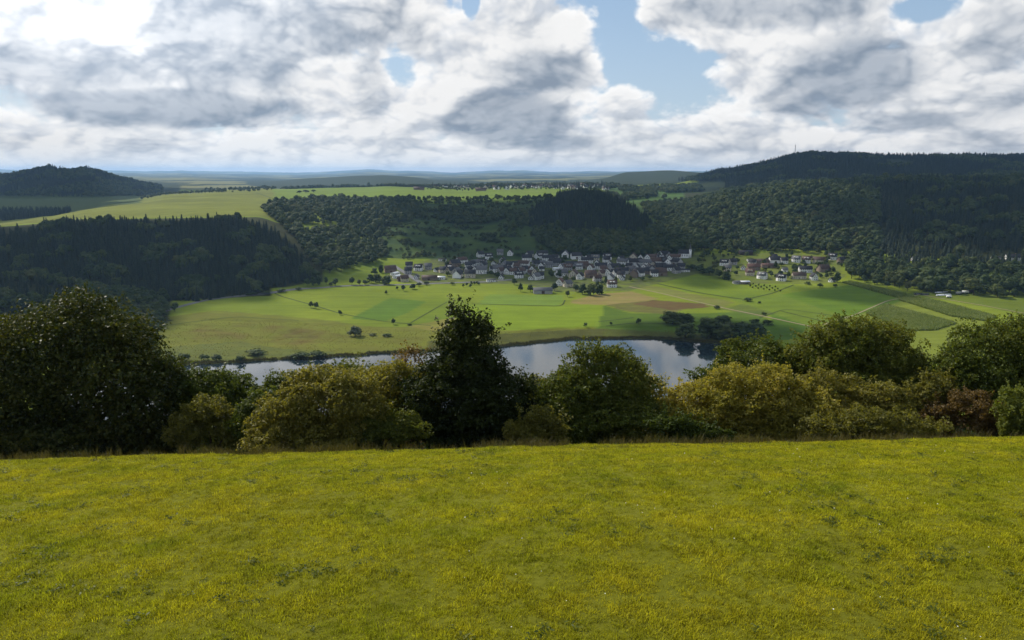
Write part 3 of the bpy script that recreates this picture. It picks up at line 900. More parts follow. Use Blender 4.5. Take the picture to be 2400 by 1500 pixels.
woods = {'b': [], 'c': [], 'u': []}         # broadleaf, conifer, bushes: rows of x, y, z, scale
r = np.random.default_rng(5)


def plant(kind, X, Y, Z, m, lo, hi):
    s = lo + (hi - lo) * r.random(m.sum()) ** 1.4
    woods[kind].append(np.stack([X[m], Y[m], Z[m], s], axis=1))


# left conifer hill, right of the near spur
X, Y, Z = grid_points(-1500, -150, 840, 1230, 6.8, r); px, py = project(X, Y, Z)
edge = 12 * fbm(X / 40, Y / 40, 2, 50)
L1 = inside(px + edge, py + edge * .4, [(-900, 560), (90, 552), (105, 530), (250, 526), (420, 528), (560, 520), (630, 540), (690, 590), (735, 640), (745, 655), (600, 688), (440, 716), (300, 735), (-900, 900)]) & (Z > 8.6)
mixb = fbm(X / 50, Y / 50, 2, 51) > 0.2
plant('c', X, Y, Z, L1 & ~mixb, .48, .86); plant('b', X, Y, Z, L1 & mixb, 1.0, 1.5)
# the near spur on the left
X, Y, Z = grid_points(-900, -250, 500, 850, 8.5, r); px, py = project(X, Y, Z)
L2 = (px < 385 - np.clip(fbm(X / 30, Y / 30, 2, 3) * 40, -20, 40)) & (Z > 4.5) & (Y > 560) & (shore_dist(X, Y) > 12)
con = (px < 170) & (fbm(X / 60, Y / 60, 2, 52) > -.1)
plant('c', X, Y, Z, L2 & con, .4, .7); plant('b', X, Y, Z, L2 & ~con, .8, 1.5)
# broadleaf wood left of the open slope
X, Y, Z = grid_points(-700, -100, 930, 1800, 9.5, r); px, py = project(X, Y, Z)
e = 14 * fbm(X / 45, Y / 45, 2, 53)
L3 = inside(px + e, py + e * .4, [(618, 494), (640, 484), (740, 474), (870, 470), (965, 470), (985, 500), (960, 520), (905, 530), (890, 560), (912, 600), (880, 622), (760, 640), (735, 620), (690, 560), (660, 530)])
gap = inside(px, py, [(690, 528), (800, 528), (790, 545), (700, 545)]) | inside(px, py, [(640, 503), (760, 500), (740, 512), (650, 512)]) & (fbm(X / 20, Y / 20, 2, 4) > 0) | inside(px, py, [(905, 540), (925, 530), (945, 600), (925, 610)])
plant('b', X, Y, Z, L3 & ~gap, .6, 1.8)
# the open slope: hedge rows and scrub
X, Y, Z = grid_points(-330, 260, 1120, 1790, 8.0, r); px, py = project(X, Y, Z)
q = fbm(X / 60, Y / 28, 3, 54)
L4 = inside(px, py, [(900, 475), (1300, 470), (1300, 590), (1180, 585), (930, 612), (900, 560)])
plant('u', X, Y, Z, L4 & (q > .10), .5, 1.3); plant('b', X, Y, Z, L4 & (q > .36), .6, 1.0)
band = inside(px, py, [(950, 492), (1240, 500), (1260, 545), (1090, 530), (960, 510)]) & (q > -.05)
plant('b', X, Y, Z, band, .8, 1.3)
rim = inside(px, py, [(930, 466), (1300, 463), (1300, 470), (940, 474)]) & (fbm(X / 18, Y / 18, 2, 55) > .1)
plant('b', X, Y, Z, rim, .5, 1.0)
# the spur above the village
X, Y, Z = grid_points(0, 420, 1130, 1700, 7.6, r); px, py = project(X, Y, Z)
e = 10 * fbm(X / 40, Y / 40, 2, 56)
L5 = inside(px + e, py + e * .4, [(1235, 500), (1290, 472), (1330, 458), (1375, 450), (1430, 462), (1490, 495), (1545, 540), (1588, 588), (1540, 602), (1470, 606), (1300, 596), (1250, 560)])
low = (py > 545 + 20 * fbm(X / 50, Y / 50, 2, 57))
plant('c', X, Y, Z, L5 & ~low, .5, .95); plant('b', X, Y, Z, L5 & low, .8, 1.6)
# side valley
X, Y, Z = grid_points(100, 700, 1250, 2900, 10.0, r); px, py = project(X, Y, Z)
L6 = inside(px, py, [(1500, 480), (1560, 475), (1640, 470), (1640, 540), (1600, 575), (1570, 570)]) & (fbm(X / 60, Y / 60, 2, 58) > -.15)
plant('b', X, Y, Z, L6, .9, 1.4)
L6b = inside(px, py, [(1550, 438), (1640, 436), (1650, 450), (1560, 454)]) | inside(px, py, [(1500, 448), (1535, 444), (1540, 462), (1505, 466)]) | ((py > 436) & (py < 470) & (px > 1420) & (px < 1560) & (fbm(X / 90, Y / 90, 2, 59) > .2))
plant('b', X, Y, Z, L6b, 1.0, 1.6)
# right hill
X, Y, Z = grid_points(150, 1700, 830, 2350, 9.8, r); px, py = project(X, Y, Z)
e = 12 * fbm(X / 45, Y / 45, 2, 60)
L7 = inside(px + e, py + e * .35, [(1560, 596), (1590, 520), (1640, 470), (1760, 440), (2000, 380), (2600, 380), (2600, 705), (2380, 700), (2240, 690), (2150, 686), (2060, 672), (1990, 652), (1985, 620), (1960, 600), (1900, 592), (1800, 592), (1720, 596), (1640, 590), (1600, 592)]) & (Y < 2300)
clear = inside(px, py, [(2295, 594), (2400, 594), (2400, 618), (2300, 612)]) | inside(px, py, [(1950, 590), (2030, 578), (2010, 600), (1960, 606)])
dens = fbm(X / 90, Y / 90, 2, 61)
con = ((px > 2060) & (py > 440) & (py < 630) & (dens > -.18)) | ((px > 1980) & (py < 455) & (dens > .05))
plant('b', X, Y, Z, L7 & ~con & ~clear, .6, 2.0); plant('c', X, Y, Z, L7 & con & ~clear, .5, .95)
# far right hill, far left hill
X, Y, Z = grid_points(400, 3600, 2350, 3700, 14.0, r); px, py = project(X, Y, Z)
e = 14 * fbm(X / 120, Y / 120, 2, 62)
L8 = (px + e > 1640 - (py - 400) * 2.0) & (px < 2700) & (py < 445) & ((py < 425) | (px > 1700))
open8 = inside(px, py, [(2070, 372), (2150, 378), (2140, 392), (2080, 390)])
con = fbm(X / 200, Y / 200, 2, 63) > -.2
plant('c', X, Y, Z, L8 & con & ~open8, .75, 1.15); plant('b', X, Y, Z, L8 & ~con & ~open8, 1.3, 2.0)
X, Y, Z = grid_points(-3000, -900, 2780, 3600, 14.0, r); px, py = project(X, Y, Z)
L9 = (px < 380) & (px > -300) & (Z > 62)
con = fbm(X / 180, Y / 180, 2, 64) > .05
plant('c', X, Y, Z, L9 & con, .7, 1.1); plant('b', X, Y, Z, L9 & ~con, 1.3, 1.9)
# woods and hedges on the plateau
X, Y, Z = grid_points(-1700, 700, 1700, 3250, 11.0, r); px, py = project(X, Y, Z)
wood1 = inside(px, py, [(-300, 495), (60, 494), (170, 492), (150, 505), (0, 522), (-300, 530)]) & (Y > 1650) & (Y < 2100)
plant('c', X, Y, Z, wood1, .5, .75)
q = fbm(X / 110, Y / 60, 2, 65)
hedge = (Y > 2780) & (px > 350) & (px < 1450) & (q > .16) & (py < 446)
vil = (px > 1000) & (px < 1430) & (Y > 2420) & (Y < 3000) & (r.random(len(X)) < .16)
plant('b', X, Y, Z, vil, .5, 1.0); plant('c', X, Y, Z, (px > 1300) & (px < 1420) & (Y > 2500) & (Y < 2900) & (r.random(len(X)) < .10), .6, 1.1)
plant('b', X, Y, Z, hedge, .8, 1.5); plant('c', X, Y, Z, (Y > 2800) & (px > 950) & (px < 1450) & (q < -.42), .6, 1.0)
hedge2 = (px > 330) & (px < 640) & (Y > 2150) & (Y < 2750) & (fbm(X / 80, Y / 30, 2, 66) > .34)
plant('b', X, Y, Z, hedge2, .7, 1.1)
# the crater wall below the viewpoint
X, Y, Z = grid_points(-420, 420, 75, 400, 9.0, r); px, py = project(X, Y, Z)
wall = (shore_dist(X, Y) > 10) & (fbm(X / 40, Y / 40, 2, 67) > -.25)
plant('b', X, Y, Z, wall, .55, .85)

for k in woods: woods[k] = np.concatenate(woods[k]) if woods[k] else np.zeros((0, 4))
woods['b'] = woods['b'][woods['b'][:, 1] > 60]


def visible(A, top=8.0):
    """Which trees the photograph can show: their tops lie inside the frame and no nearer ground covers them."""
    px, py = project(A[:, 0], A[:, 1], A[:, 2] + top * A[:, 3])
    return (px > 0) & (px < 2400) & (py > 350) & (py < 740) & ~((px < 440) & (py > 690 + np.maximum(0, np.abs(px - 190) - 60) * .45))


def horizon_clear(A, top=8.0):
    ok = np.ones(len(A), bool)
    for t in np.linspace(0.1, 0.97, 40):
        x, y = A[:, 0] * t, A[:, 1] * t
        z = CAM_Z + (A[:, 2] + top * A[:, 3] - CAM_Z) * t
        ok &= ground(x, y) < z + 0.5
    return ok


picked = {}
for key, count, top in (('b', 170, 8.0), ('c', 130, 15.0), ('u', 50, 3.5)):
    A = woods[key]
    can = np.nonzero(visible(A, top) & (A[:, 1] > 500) & (A[:, 1] < 1500))[0]
    can = can[horizon_clear(A[can], top)]
    size = A[can, 3] / np.hypot(A[can, 0], A[can, 1])
    can = can[np.argsort(-size)][:count]
    picked[key] = A[can]
    woods[key] = np.delete(A, can, axis=0)
for key, src, name, label in (('b', P_BROAD, 'broadleaf_forest', 'dense broadleaf woods covering the hillsides round the valley'),
                              ('c', P_CONIF, 'conifer_forest', 'dark conifer woods on the hills round the valley'),
                              ('u', P_BUSH, 'scrub_vegetation', 'low scrub scattered over the open slope behind the village')):
    A = woods[key]; n = len(A)
    S = np.stack([A[:, 3] * r.uniform(.85, 1.2, n), A[:, 3] * r.uniform(.85, 1.2, n), A[:, 3] * r.uniform(.85, 1.15, n)], axis=1)
    scatter_stuff(name, A[:, :3], r.uniform(0, 6.28, n), S, r.integers(0, len(src), n), src, label)


def region_words(px, py, Y):
    if px < 400 and Y < 860: return 'on the near wooded spur beside the lake'
    if px < 760: return 'on the dark hill above the road'
    if px < 1000: return 'in the wood left of the open slope'
    if px < 1620: return 'on the slope above the village'
    if py > 620: return 'in the tree belt behind the right-hand fields'
    return 'on the right-hand hill above the village'


for key, name, cat, words, grp in (('b', 'broadleaf_tree', 'tree', 'round-crowned broadleaf tree', 'broadleaf trees'), ('c', 'conifer_tree', 'tree', 'dark pointed conifer', 'conifers'), ('u', 'bush', 'bush', 'low rounded bush', 'bushes')):
    for x, y, z, s in picked[key]:
        k = r.integers(0, 3)
        px, py = project(x, y, z)
        w = region_words(px, py, y)
        me = {'b': BROAD[r.integers(0, 5)][2], 'c': CONIF[r.integers(0, 4)], 'u': BUSH[k][2]}[key]
        o = link(name, me, None, (x, y, z - .2), r.uniform(0, 6.28), (s * r.uniform(.9, 1.15), s * r.uniform(.9, 1.15), s * r.uniform(.9, 1.1)))
        tag(o, words + ' ' + w, cat, grp + ' ' + w)


# ------------------------------------------------------------------ trees and bushes along the meadow's edge
def world_blob(px, py, rx, ry, Y):
    yc = (750 - py) / FPX; dep = Y / (CT + yc * ST)
    k = dep / FPX
    return ((px - 1200) * k, Y, CAM_Z + dep * (-ST + yc * CT), rx * k, (rx + ry) * 0.5 * k * 0.9, ry * k)


def edge_plant(name, label, cat, mat, Y, blobs, n, leaf=0.17, seed=1, sub=26, trunk_r=0.12, group=None, sprays=0, dy=0.0, inner=0.22):
    r = np.random.default_rng(seed)
    lobes = []
    for b in blobs:
        w = list(world_blob(b[0], b[1], b[2], b[3], Y))
        w[1] += r.uniform(-.25, .25) * w[3] + (b[4] if len(b) > 4 else 0)
        lobes.append(w)
    cx = float(np.mean([l[0] for l in lobes])); cy = float(np.mean([l[1] for l in lobes]))
    low = min(l[2] - l[5] for l in lobes)
    gz = float(ground(cx, cy))
    L = np.array(lobes)
    # break each big lobe into smaller, uneven boughs
    boughs = [(x, y, z, rx * .84, ry * .84, rz * .84) for (x, y, z, rx, ry, rz) in L]
    for (x, y, z, rx, ry, rz) in L:
        for _ in range(int(9 + 9 * rx)):
            d = norm(r.normal(size=3) + np.array([0, -.25, .3])); q = r.uniform(.14, .40); o_ = r.uniform(.72, 1.0) + (0.28 - q) * .35
            boughs.append((x + d[0] * rx * o_, y + d[1] * ry * o_, z + d[2] * rz * o_, rx * q * r.uniform(.8, 1.4), ry * q, rz * q * r.uniform(.7, 1.1)))
    if low > gz + 0.8:                                # carry the foliage down to the ground
        for _ in range(6):
            x = cx + r.uniform(-.7, .7) * (L[:, 0].max() - L[:, 0].min() + 1) * .5
            h = (low - gz)
            boughs.append((x, cy + r.uniform(-.5, .5), gz + h * r.uniform(.35, .8), 0.9, 0.9, h * .4))
    P, O = crown_points(boughs, int(n * 1.6), r, sub, 0.34, inner, 0.5)
    # uneven growth: shoots push out here and fall short there, and the foliage opens in places
    swell = np.zeros(len(P)); gapn = np.zeros(len(P))
    for _ in range(7):
        k_ = r.normal(size=3) * 2.6; swell += np.sin(P @ k_ + r.uniform(0, 6.28)) / 3.5
        k_ = r.normal(size=3) * 4.2; gapn += np.sin(P @ k_ + r.uniform(0, 6.28)) / 3.5
    P = P + O * (swell * 0.34)[:, None] + np.array([0, 0, 1.0]) * (np.maximum(swell, 0) * 0.22)[:, None]
    keep = gapn > -1.2
    P, O = P[keep], O[keep]
    V, F, rnd = leaf_quads(P, O, leaf * 1.15, leaf * 0.76, r, 0.3, 1.0, 0.5)
    for _ in range(int(sprays * 2.2)):                           # loose twigs that stick out of the crown
        l = L[r.integers(0, len(L))]
        d = norm(np.array([r.normal() * .7, r.normal() * .5, abs(r.normal()) + .6]))
        p0 = np.array(l[:3]) + d * l[3:6] * 0.9; ln = r.uniform(.4, 1.3)
        t = r.random((22, 1))
        p = p0 + d * t * ln + r.normal(size=(22, 3)) * 0.08
        v2, f2, r2 = leaf_quads(p, np.repeat(d[None], 22, 0), leaf * 1.2, leaf * .8, r)
        F = np.concatenate([F, f2 + len(V)]); V = np.concatenate([V, v2]); rnd = np.concatenate([rnd, r2])
    base = np.array([cx, cy, gz])
    root = bpy.data.objects.new(name, None); col.objects.link(root); root.location = base
    link('crown', mesh_np('crown', V - base, F, [M[mat]], False, {'rnd': rnd}), root)
    tv, tf = limbs((0, 0, -.2), np.concatenate([L[:, :3] - base, L[:, 3:]], axis=1), trunk_r, r, 9, 6)
    link('trunk', mesh_np('trunk', tv, tf, [M['bark']], True), root)
    tag(root, label, cat, group)
    return root


edge_plant('broadleaf_tree', 'huge dark rounded tree at the left end of the hedge, tallest and widest', 'tree', 'oak', 56.5,
           [(190, 800, 150, 108), (90, 850, 140, 115), (300, 860, 125, 115), (190, 930, 190, 130), (40, 940, 140, 130), (330, 960, 105, 100), (-70, 900, 130, 140), (200, 765, 90, 70), (380, 930, 55, 65), (120, 1020, 200, 60), (320, 1030, 110, 50), (190, 880, 150, 110), (60, 1000, 120, 70), (250, 990, 130, 80)], 78000, .22, 1, 30, .34, sprays=40)
edge_plant('shrub', 'small light green shrub tucked against the huge dark tree', 'shrub', 'hazel', 57.5, [(395, 880, 40, 42), (432, 915, 34, 45), (425, 955, 40, 40)], 6500, .17, 2, sprays=8)
edge_plant('shrub', 'round green shrub in front of the left end of the lake', 'shrub', 'hazel', 59.5, [(505, 918, 88, 54), (450, 915, 48, 50), (560, 938, 46, 50), (500, 950, 90, 45)], 15000, .18, 3, sprays=14)
edge_plant('shrub', 'low olive-yellow shrub between the huge dark tree and the olive mound', 'shrub', 'olive', 54.0, [(480, 1000, 66, 55), (535, 1012, 55, 48), (430, 1010, 50, 45), (500, 960, 45, 35)], 12000, .15, 4)
edge_plant('bush', 'broad olive bush mound left of the tall pointed tree', 'bush', 'olive', 50.5, [(745, 955, 115, 85), (665, 1000, 85, 68), (820, 965, 85, 75), (730, 1025, 130, 45), (625, 1030, 50, 38), (700, 922, 46, 36), (790, 912, 50, 36), (860, 935, 40, 36)], 34000, .16, 5, sprays=12)
edge_plant('shrub', 'small dark green shrub peeping over the olive mound towards the lake', 'shrub', 'hazel', 62.0, [(690, 908, 55, 34), (645, 920, 40, 26), (735, 903, 40, 28)], 6500, .18, 6, sprays=10)
edge_plant('shrub', 'dark green shrub top rising behind the yellow bush before the water', 'shrub', 'hazel', 63.0, [(820, 884, 56, 34), (790, 897, 40, 30), (850, 900, 36, 28)], 6000, .18, 7, sprays=8)
edge_plant('bush', 'golden yellow bush just left of the tall pointed tree', 'bush', 'yellow', 56.0, [(930, 905, 95, 52), (875, 920, 55, 52), (985, 930, 55, 62), (930, 965, 95, 55)], 20000, .16, 8, sprays=16)
edge_plant('shrub', 'thin reddish twiggy shrub standing out of the golden bush', 'shrub', 'rust', 57.0, [(965, 855, 30, 30), (940, 868, 20, 18), (990, 850, 16, 22)], 1300, .15, 9, 12, .05, sprays=10, inner=.3)
edge_plant('broadleaf_tree', 'tall dark green tree with a pointed top in the middle of the hedge', 'tree', 'oak', 54.0,
           [(1076, 757, 32, 56), (1112, 795, 62, 56), (1070, 815, 48, 52), (1100, 862, 82, 70), (1100, 935, 140, 85), (1180, 945, 82, 68), (1020, 955, 78, 75), (1100, 1005, 165, 45), (1230, 975, 45, 55)], 48000, .18, 10, 28, .22, sprays=22)
edge_plant('bush', 'yellow-green bush between the pointed tree and the rounded green tree', 'bush', 'yellow', 60.0, [(1290, 925, 55, 36), (1335, 935, 45, 42), (1250, 930, 36, 42), (1290, 965, 70, 40)], 10000, .16, 11, sprays=8)
edge_plant('broadleaf_tree', 'bright green rounded tree right of the tall pointed tree', 'tree', 'hazel', 54.5,
           [(1380, 852, 42, 46), (1405, 900, 105, 76), (1480, 915, 55, 66), (1330, 935, 75, 66), (1400, 975, 142, 60), (1490, 985, 52, 52), (1440, 865, 40, 30)], 34000, .17, 12, 28, .2, sprays=26)
edge_plant('shrub', 'thin yellow sprig of a shrub standing before the lake', 'shrub', 'yellow', 57.5, [(1530, 915, 24, 30), (1550, 935, 20, 28), (1515, 945, 25, 35)], 3000, .15, 13, 14, .05, sprays=12)
edge_plant('bush', 'large golden yellow bush in the right half of the hedge', 'bush', 'yellow', 54.5,
           [(1760, 930, 115, 62), (1640, 955, 95, 56), (1880, 965, 105, 54), (1700, 990, 150, 42), (1580, 985, 55, 50), (1830, 1000, 140, 36), (1705, 900, 46, 36), (1805, 893, 50, 34), (1862, 925, 46, 36), (1600, 945, 40, 40), (1935, 980, 40, 28), (1990, 985, 50, 28)], 46000, .16, 14, sprays=22)
edge_plant('broadleaf_tree', 'low green tree overhanging the right end of the lake', 'tree', 'hazel', 64.0, [(1780, 852, 95, 50), (1715, 882, 58, 40), (1655, 905, 42, 24), (1865, 852, 60, 48), (1760, 890, 110, 40)], 22000, .18, 15, 26, .18, sprays=18)
edge_plant('broadleaf_tree', 'large green rounded tree standing before the right-hand fields', 'tree', 'hazel', 62.0,
           [(2000, 825, 105, 74), (1930, 855, 76, 74), (2085, 845, 76, 66), (2010, 900, 150, 62), (2130, 895, 46, 56), (1985, 795, 72, 48), (2080, 805, 56, 44)], 40000, .18, 16, 28, .26, sprays=30)
edge_plant('bush', 'olive bush below the large rounded tree on the right', 'bush', 'olive', 56.0, [(1950, 925, 75, 48), (2050, 950, 78, 50), (2120, 962, 55, 45), (1900, 905, 46, 36), (2010, 985, 120, 34)], 22000, .16, 17, sprays=16)
edge_plant('broadleaf_tree', 'dense green tree at the right edge behind the rusty bush', 'tree', 'hazel', 59.5,
           [(2300, 850, 100, 82), (2390, 828, 110, 80), (2245, 885, 75, 66), (2330, 925, 130, 62), (2460, 880, 120, 95), (2500, 830, 90, 80)], 42000, .18, 18, 28, .26, sprays=26)
edge_plant('bush', 'rusty red-brown bush near the right end of the hedge', 'bush', 'rust', 54.5, [(2275, 968, 70, 42), (2215, 982, 55, 36), (2320, 985, 46, 36), (2160, 995, 50, 26)], 14000, .15, 19, sprays=8)
edge_plant('bush', 'pale green leafy bush cut by the right edge of the picture', 'bush', 'pale', 50.3, [(2400, 962, 60, 55), (2445, 990, 60, 45), (2380, 995, 40, 30)], 12000, .16, 20, sprays=8)
edge_plant('shrub', 'small green shrub filling the gap left of the olive mound', 'shrub', 'hazel', 53.0, [(612, 960, 42, 45), (585, 1000, 48, 40), (640, 1000, 40, 40)], 9000, .16, 22, sprays=10)
edge_plant('shrub', 'dark green shrub low in front of the golden bush', 'shrub', 'hazel', 50.0, [(885, 1000, 55, 36), (940, 1010, 60, 30), (850, 1015, 40, 25)], 10000, .15, 23, sprays=8)
edge_plant('shrub', 'olive shrub at the foot of the two middle trees', 'shrub', 'olive', 50.0, [(1262, 1000, 45, 32), (1225, 1012, 40, 24), (1300, 1008, 36, 26)], 8000, .15, 24, sprays=8)
edge_plant('shrub', 'green shrub between the two big trees on the right', 'shrub', 'olive', 57.0, [(2165, 930, 50, 45), (2200, 920, 36, 36), (2140, 960, 50, 40)], 9000, .17, 25, sprays=10)
edge_plant('shrub', 'greenish shrub at the left foot of the large golden bush', 'shrub', 'hazel', 50.0, [(1560, 1000, 42, 30), (1600, 1010, 45, 22), (1660, 1014, 50, 18)], 8000, .15, 26, sprays=6)
edge_plant('bush', 'dull olive bush at the foot of the hedge left of the rusty bush', 'bush', 'olive', 50.6, [(2060, 992, 90, 26), (2150, 1005, 70, 20), (1950, 1003, 80, 22)], 10000, .14, 21)

# ------------------------------------------------------------------ the meadow in front
gm, nt, out = new_mat('meadow_blade')
at = nt.nodes.new('ShaderNodeAttribute'); at.attribute_name = 'rnd'
oi = nt.nodes.new('ShaderNodeObjectInfo')
pn = noise(nt, oi.outputs['Location'], 0.45, 5, 0.68)
pn2 = noise(nt, oi.outputs['Location'], 0.10, 2, 0.5)
pn3 = noise(nt, oi.outputs['Location'], 1.3, 3, 0.6)
c1 = ramp(nt, ((pn - 0.5) * 1.7 + 0.42).clamp(), [(0, (0.150, 0.195, 0.007)), (.35, (0.305, 0.312, 0.009)), (.7, (0.435, 0.398, 0.012)), (1, (0.490, 0.380, 0.018))])
c2 = mixc(nt, ((pn2 - 0.45) * 3.0).clamp() * 0.5, c1, (0.42, 0.34, 0.014))
var = nt.nodes.new('ShaderNodeVectorMath'); var.operation = 'SCALE'
nt.links.new(c2, var.inputs[0]); nt.links.new((E(nt, at.outputs['Fac']) * 1.1 + E(nt, oi.outputs['Random']) * 0.75 + (pn3 - 0.5) * 0.7 + 0.04).max(0.06).s, var.inputs['Scale'])
b = node(nt, 'ShaderNodeBsdfPrincipled', Roughness=0.5)
b.inputs['Specular IOR Level'].default_value = 0.08
nt.links.new(var.outputs[0], b.inputs['Base Color'])
t = nt.nodes.new('ShaderNodeBsdfTranslucent'); nt.links.new(var.outputs[0], t.inputs['Color'])
mx = nt.nodes.new('ShaderNodeMixShader'); mx.inputs[0].default_value = 0.48
nt.links.new(b.outputs[0], mx.inputs[1]); nt.links.new(t.outputs[0], mx.inputs[2]); nt.links.new(mx.outputs[0], out.inputs[0])
M['blade'] = gm
M['straw'] = leaf_mat('dry_stalk', [(0, (0.04, 0.04, 0.012)), (.5, (0.09, 0.08, 0.025)), (1, (0.17, 0.13, 0.05))], 0.3, 0.7, 0.2, .3, .2, .3)


def make_tuft(seed, blades, h, spread, w, mat, lean=0.5):
    r = np.random.default_rng(seed)
    V, F, rn = [], [], []
    for _ in range(blades):
        a, q = r.uniform(0, 6.28), spread * math.sqrt(r.random())
        p = np.array([math.cos(a) * q, math.sin(a) * q, 0]); la = r.uniform(0, 6.28)
        d = np.array([math.cos(la), math.sin(la), 0]); t = np.array([-d[1], d[0], 0]); hh = h * r.uniform(.5, 1.25); ln = lean * hh * r.uniform(.2, 1.2)
        b = len(V)
        V += [p - t * w * .5, p + t * w * .5, p + d * ln * .35 + t * w * .42 + [0, 0, hh * .65], p + d * ln * .35 - t * w * .42 + [0, 0, hh * .65], p + d * ln + [0, 0, hh * .95]]
        F.append((b, b + 1, b + 2, b + 3)); F.append((b + 3, b + 2, b + 4, b + 4)); rn += [r.random()] * 5
    V = np.array(V); q4 = np.array([f for f in F if f[2] != f[3]]); q3 = np.array([f[:3] for f in F if f[2] == f[3]])
    return proto('tuft_source', mesh_np('tuft', V, [q4, q3], [M[mat]], False, {'rnd': np.array(rn)}))


TUFT = [make_tuft(300 + k, 18, 0.056 + 0.016 * (k % 3), 0.13, 0.011, 'blade', 1.1) for k in range(6)]
STALK = [make_tuft(330 + k, 12, 0.55, 0.12, 0.014, 'straw', .45) for k in range(4)] + [make_tuft(340 + k, 12, 0.3, 0.12, 0.014, 'straw', .7) for k in range(2)]
r = np.random.default_rng(9)
n = 225000
Y = 5 + (47 - 5) * r.random(n) ** 0.9
X = r.uniform(-1, 1, n) * (0.74 * Y + 14)
lump = fbm(X / 1.6, Y / 1.6, 2, 71)
keep = r.random(n) < np.clip(0.95 + 0.6 * lump, .45, 1)
X, Y, lump = X[keep], Y[keep], lump[keep]
n = len(X)
scatter_stuff('meadow_grass', np.stack([X, Y, ground(X, Y) - .01], axis=1), r.uniform(0, 6.28, n), r.uniform(.65, 1.25, n) * np.clip(1 + .5 * lump, .7, 1.6), r.integers(0, 6, n), TUFT, 'short yellow-green meadow grass on the hilltop', r.normal(0, .15, n))
n = 7500
Y = r.uniform(40.0, 47, n); X = r.uniform(-1, 1, n) * 42
k = fbm(X / 3, Y / 3, 2, 72) > .05
X, Y = X[k], Y[k]; n = len(X)
scatter_stuff('tall_grass', np.stack([X, Y, ground(X, Y) - .02], axis=1), r.uniform(0, 6.28, n), r.uniform(.5, 1.4, n), r.integers(0, 6, n), STALK, 'tall straw-coloured grass along the foot of the hedge', r.normal(0, .12, n))
WEED = []
for k in range(3):
    rr = np.random.default_rng(360 + k); m_ = 26
    q = rr.normal(size=(m_, 3)) * [.16, .16, .04] + [0, 0, .09]
    V, F, rn = leaf_quads(q, np.repeat([[0, 0, 1.0]], m_, 0), .13, .06, rr, .6, .8, .5)
    WEED.append(proto('weed_source', mesh_np('weed', V, F, [M['hazel']], False, {'rnd': rn})))
n = 2600
Y = 10 + 32 * r.random(n); X = r.uniform(-1, 1, n) * (0.72 * Y + 4)
k = fbm(X / 4, Y / 4, 3, 74) > .16
X, Y = X[k], Y[k]; n = len(X)
scatter_stuff('meadow_weeds', np.stack([X, Y, ground(X, Y)], axis=1), r.uniform(0, 6.28, n), r.uniform(.3, .8, n), r.integers(0, 3, n), WEED, 'small dark green weeds in patches among the meadow grass')
n = 2600
Y = r.uniform(36.5, 41, n); X = r.uniform(-1, 1, n) * 36
k = fbm(X / 2.6, Y / 1.8, 2, 78) > .30
X, Y = X[k], Y[k]; n = len(X)
scatter_stuff('rough_grass', np.stack([X, Y, ground(X, Y) - .02], axis=1), r.uniform(0, 6.28, n), r.uniform(.25, .7, n), r.integers(0, 6, n), STALK, 'ragged clumps of longer grass at the meadow edge', r.normal(0, .2, n))
# small white flowers
M['petal'] = plain('white_petal', (0.75, 0.74, 0.66), 0.7, 0.2, 0.1)
n = 170
Y = 12 + 26 * r.random(n); X = r.uniform(-.1, 1, n) * (0.70 * Y)
k = fbm(X / 5, Y / 5, 2, 73) > -.1
X, Y = X[k], Y[k]; n = len(X)
P = np.stack([X, Y, ground(X, Y) + r.uniform(.08, .16, n)], axis=1)
V, F, rn = leaf_quads(P, np.repeat([[0, -.2, 1.0]], n, 0), 0.036, .032, r, 1.0, .4, .3)
flowers = link('meadow_flowers', mesh_np('meadow_flowers', V, F, [M['petal']]))
tag(flowers, 'tiny white flowers dotted over the meadow', kind='stuff')

# ------------------------------------------------------------------ the village
M['white_wall'] = plain('white_render', (0.80, 0.79, 0.77), 0.9, 0.2, 0.08, 0.3)
M['cream_wall'] = plain('cream_render', (0.56, 0.50, 0.39), 0.9, 0.2, 0.1, 0.3)
M['grey_wall'] = plain('grey_render', (0.36, 0.35, 0.34), 0.9, 0.2, 0.12, 0.3)
M['stone_wall'] = plain('brown_stone', (0.22, 0.17, 0.13), 0.95, 0.1, 0.25, 0.8)
M['timber_wall'] = plain('dark_timber', (0.07, 0.05, 0.035), 0.9, 0.1, 0.25, 0.8)
M['slate_roof'] = plain('dark_slate', (0.034, 0.034, 0.038), 0.8, 0.2, 0.2, 0.5)
M['grey_roof'] = plain('grey_tile', (0.11, 0.11, 0.115), 0.75, 0.25, 0.15, 0.5)
M['brown_roof'] = plain('brown_tile', (0.075, 0.045, 0.034), 0.7, 0.3, 0.2, 0.5)
M['red_roof'] = plain('red_tile', (0.115, 0.058, 0.042), 0.7, 0.3, 0.2, 0.5)
M['metal_roof'] = plain('pale_metal_sheet', (0.72, 0.73, 0.75), 0.30, 0.6, 0.05, 0.3)
M['glass'] = plain('window_glass', (0.018, 0.022, 0.028), 0.12, 0.6, 0.1)
M['door'] = plain('door_wood', (0.09, 0.05, 0.03), 0.7, 0.3, 0.2)
M['brick'] = plain('chimney_brick', (0.16, 0.085, 0.06), 0.9, 0.2, 0.2, 2.0)


def box_np(x0, x1, y0, y1, z0, z1):
    V = np.array([(x, y, z) for z in (z0, z1) for y in (y0, y1) for x in (x0, x1)], float)
    F = np.array([(0, 2, 3, 1), (4, 5, 7, 6), (0, 1, 5, 4), (2, 6, 7, 3), (0, 4, 6, 2), (1, 3, 7, 5)])
    return V, F


def joinp(parts):
    V, F, o = [], [], 0
    for v_, f_ in parts:
        V.append(v_); F.append(np.asarray(f_) + o); o += len(v_)
    return np.concatenate(V), np.concatenate(F)


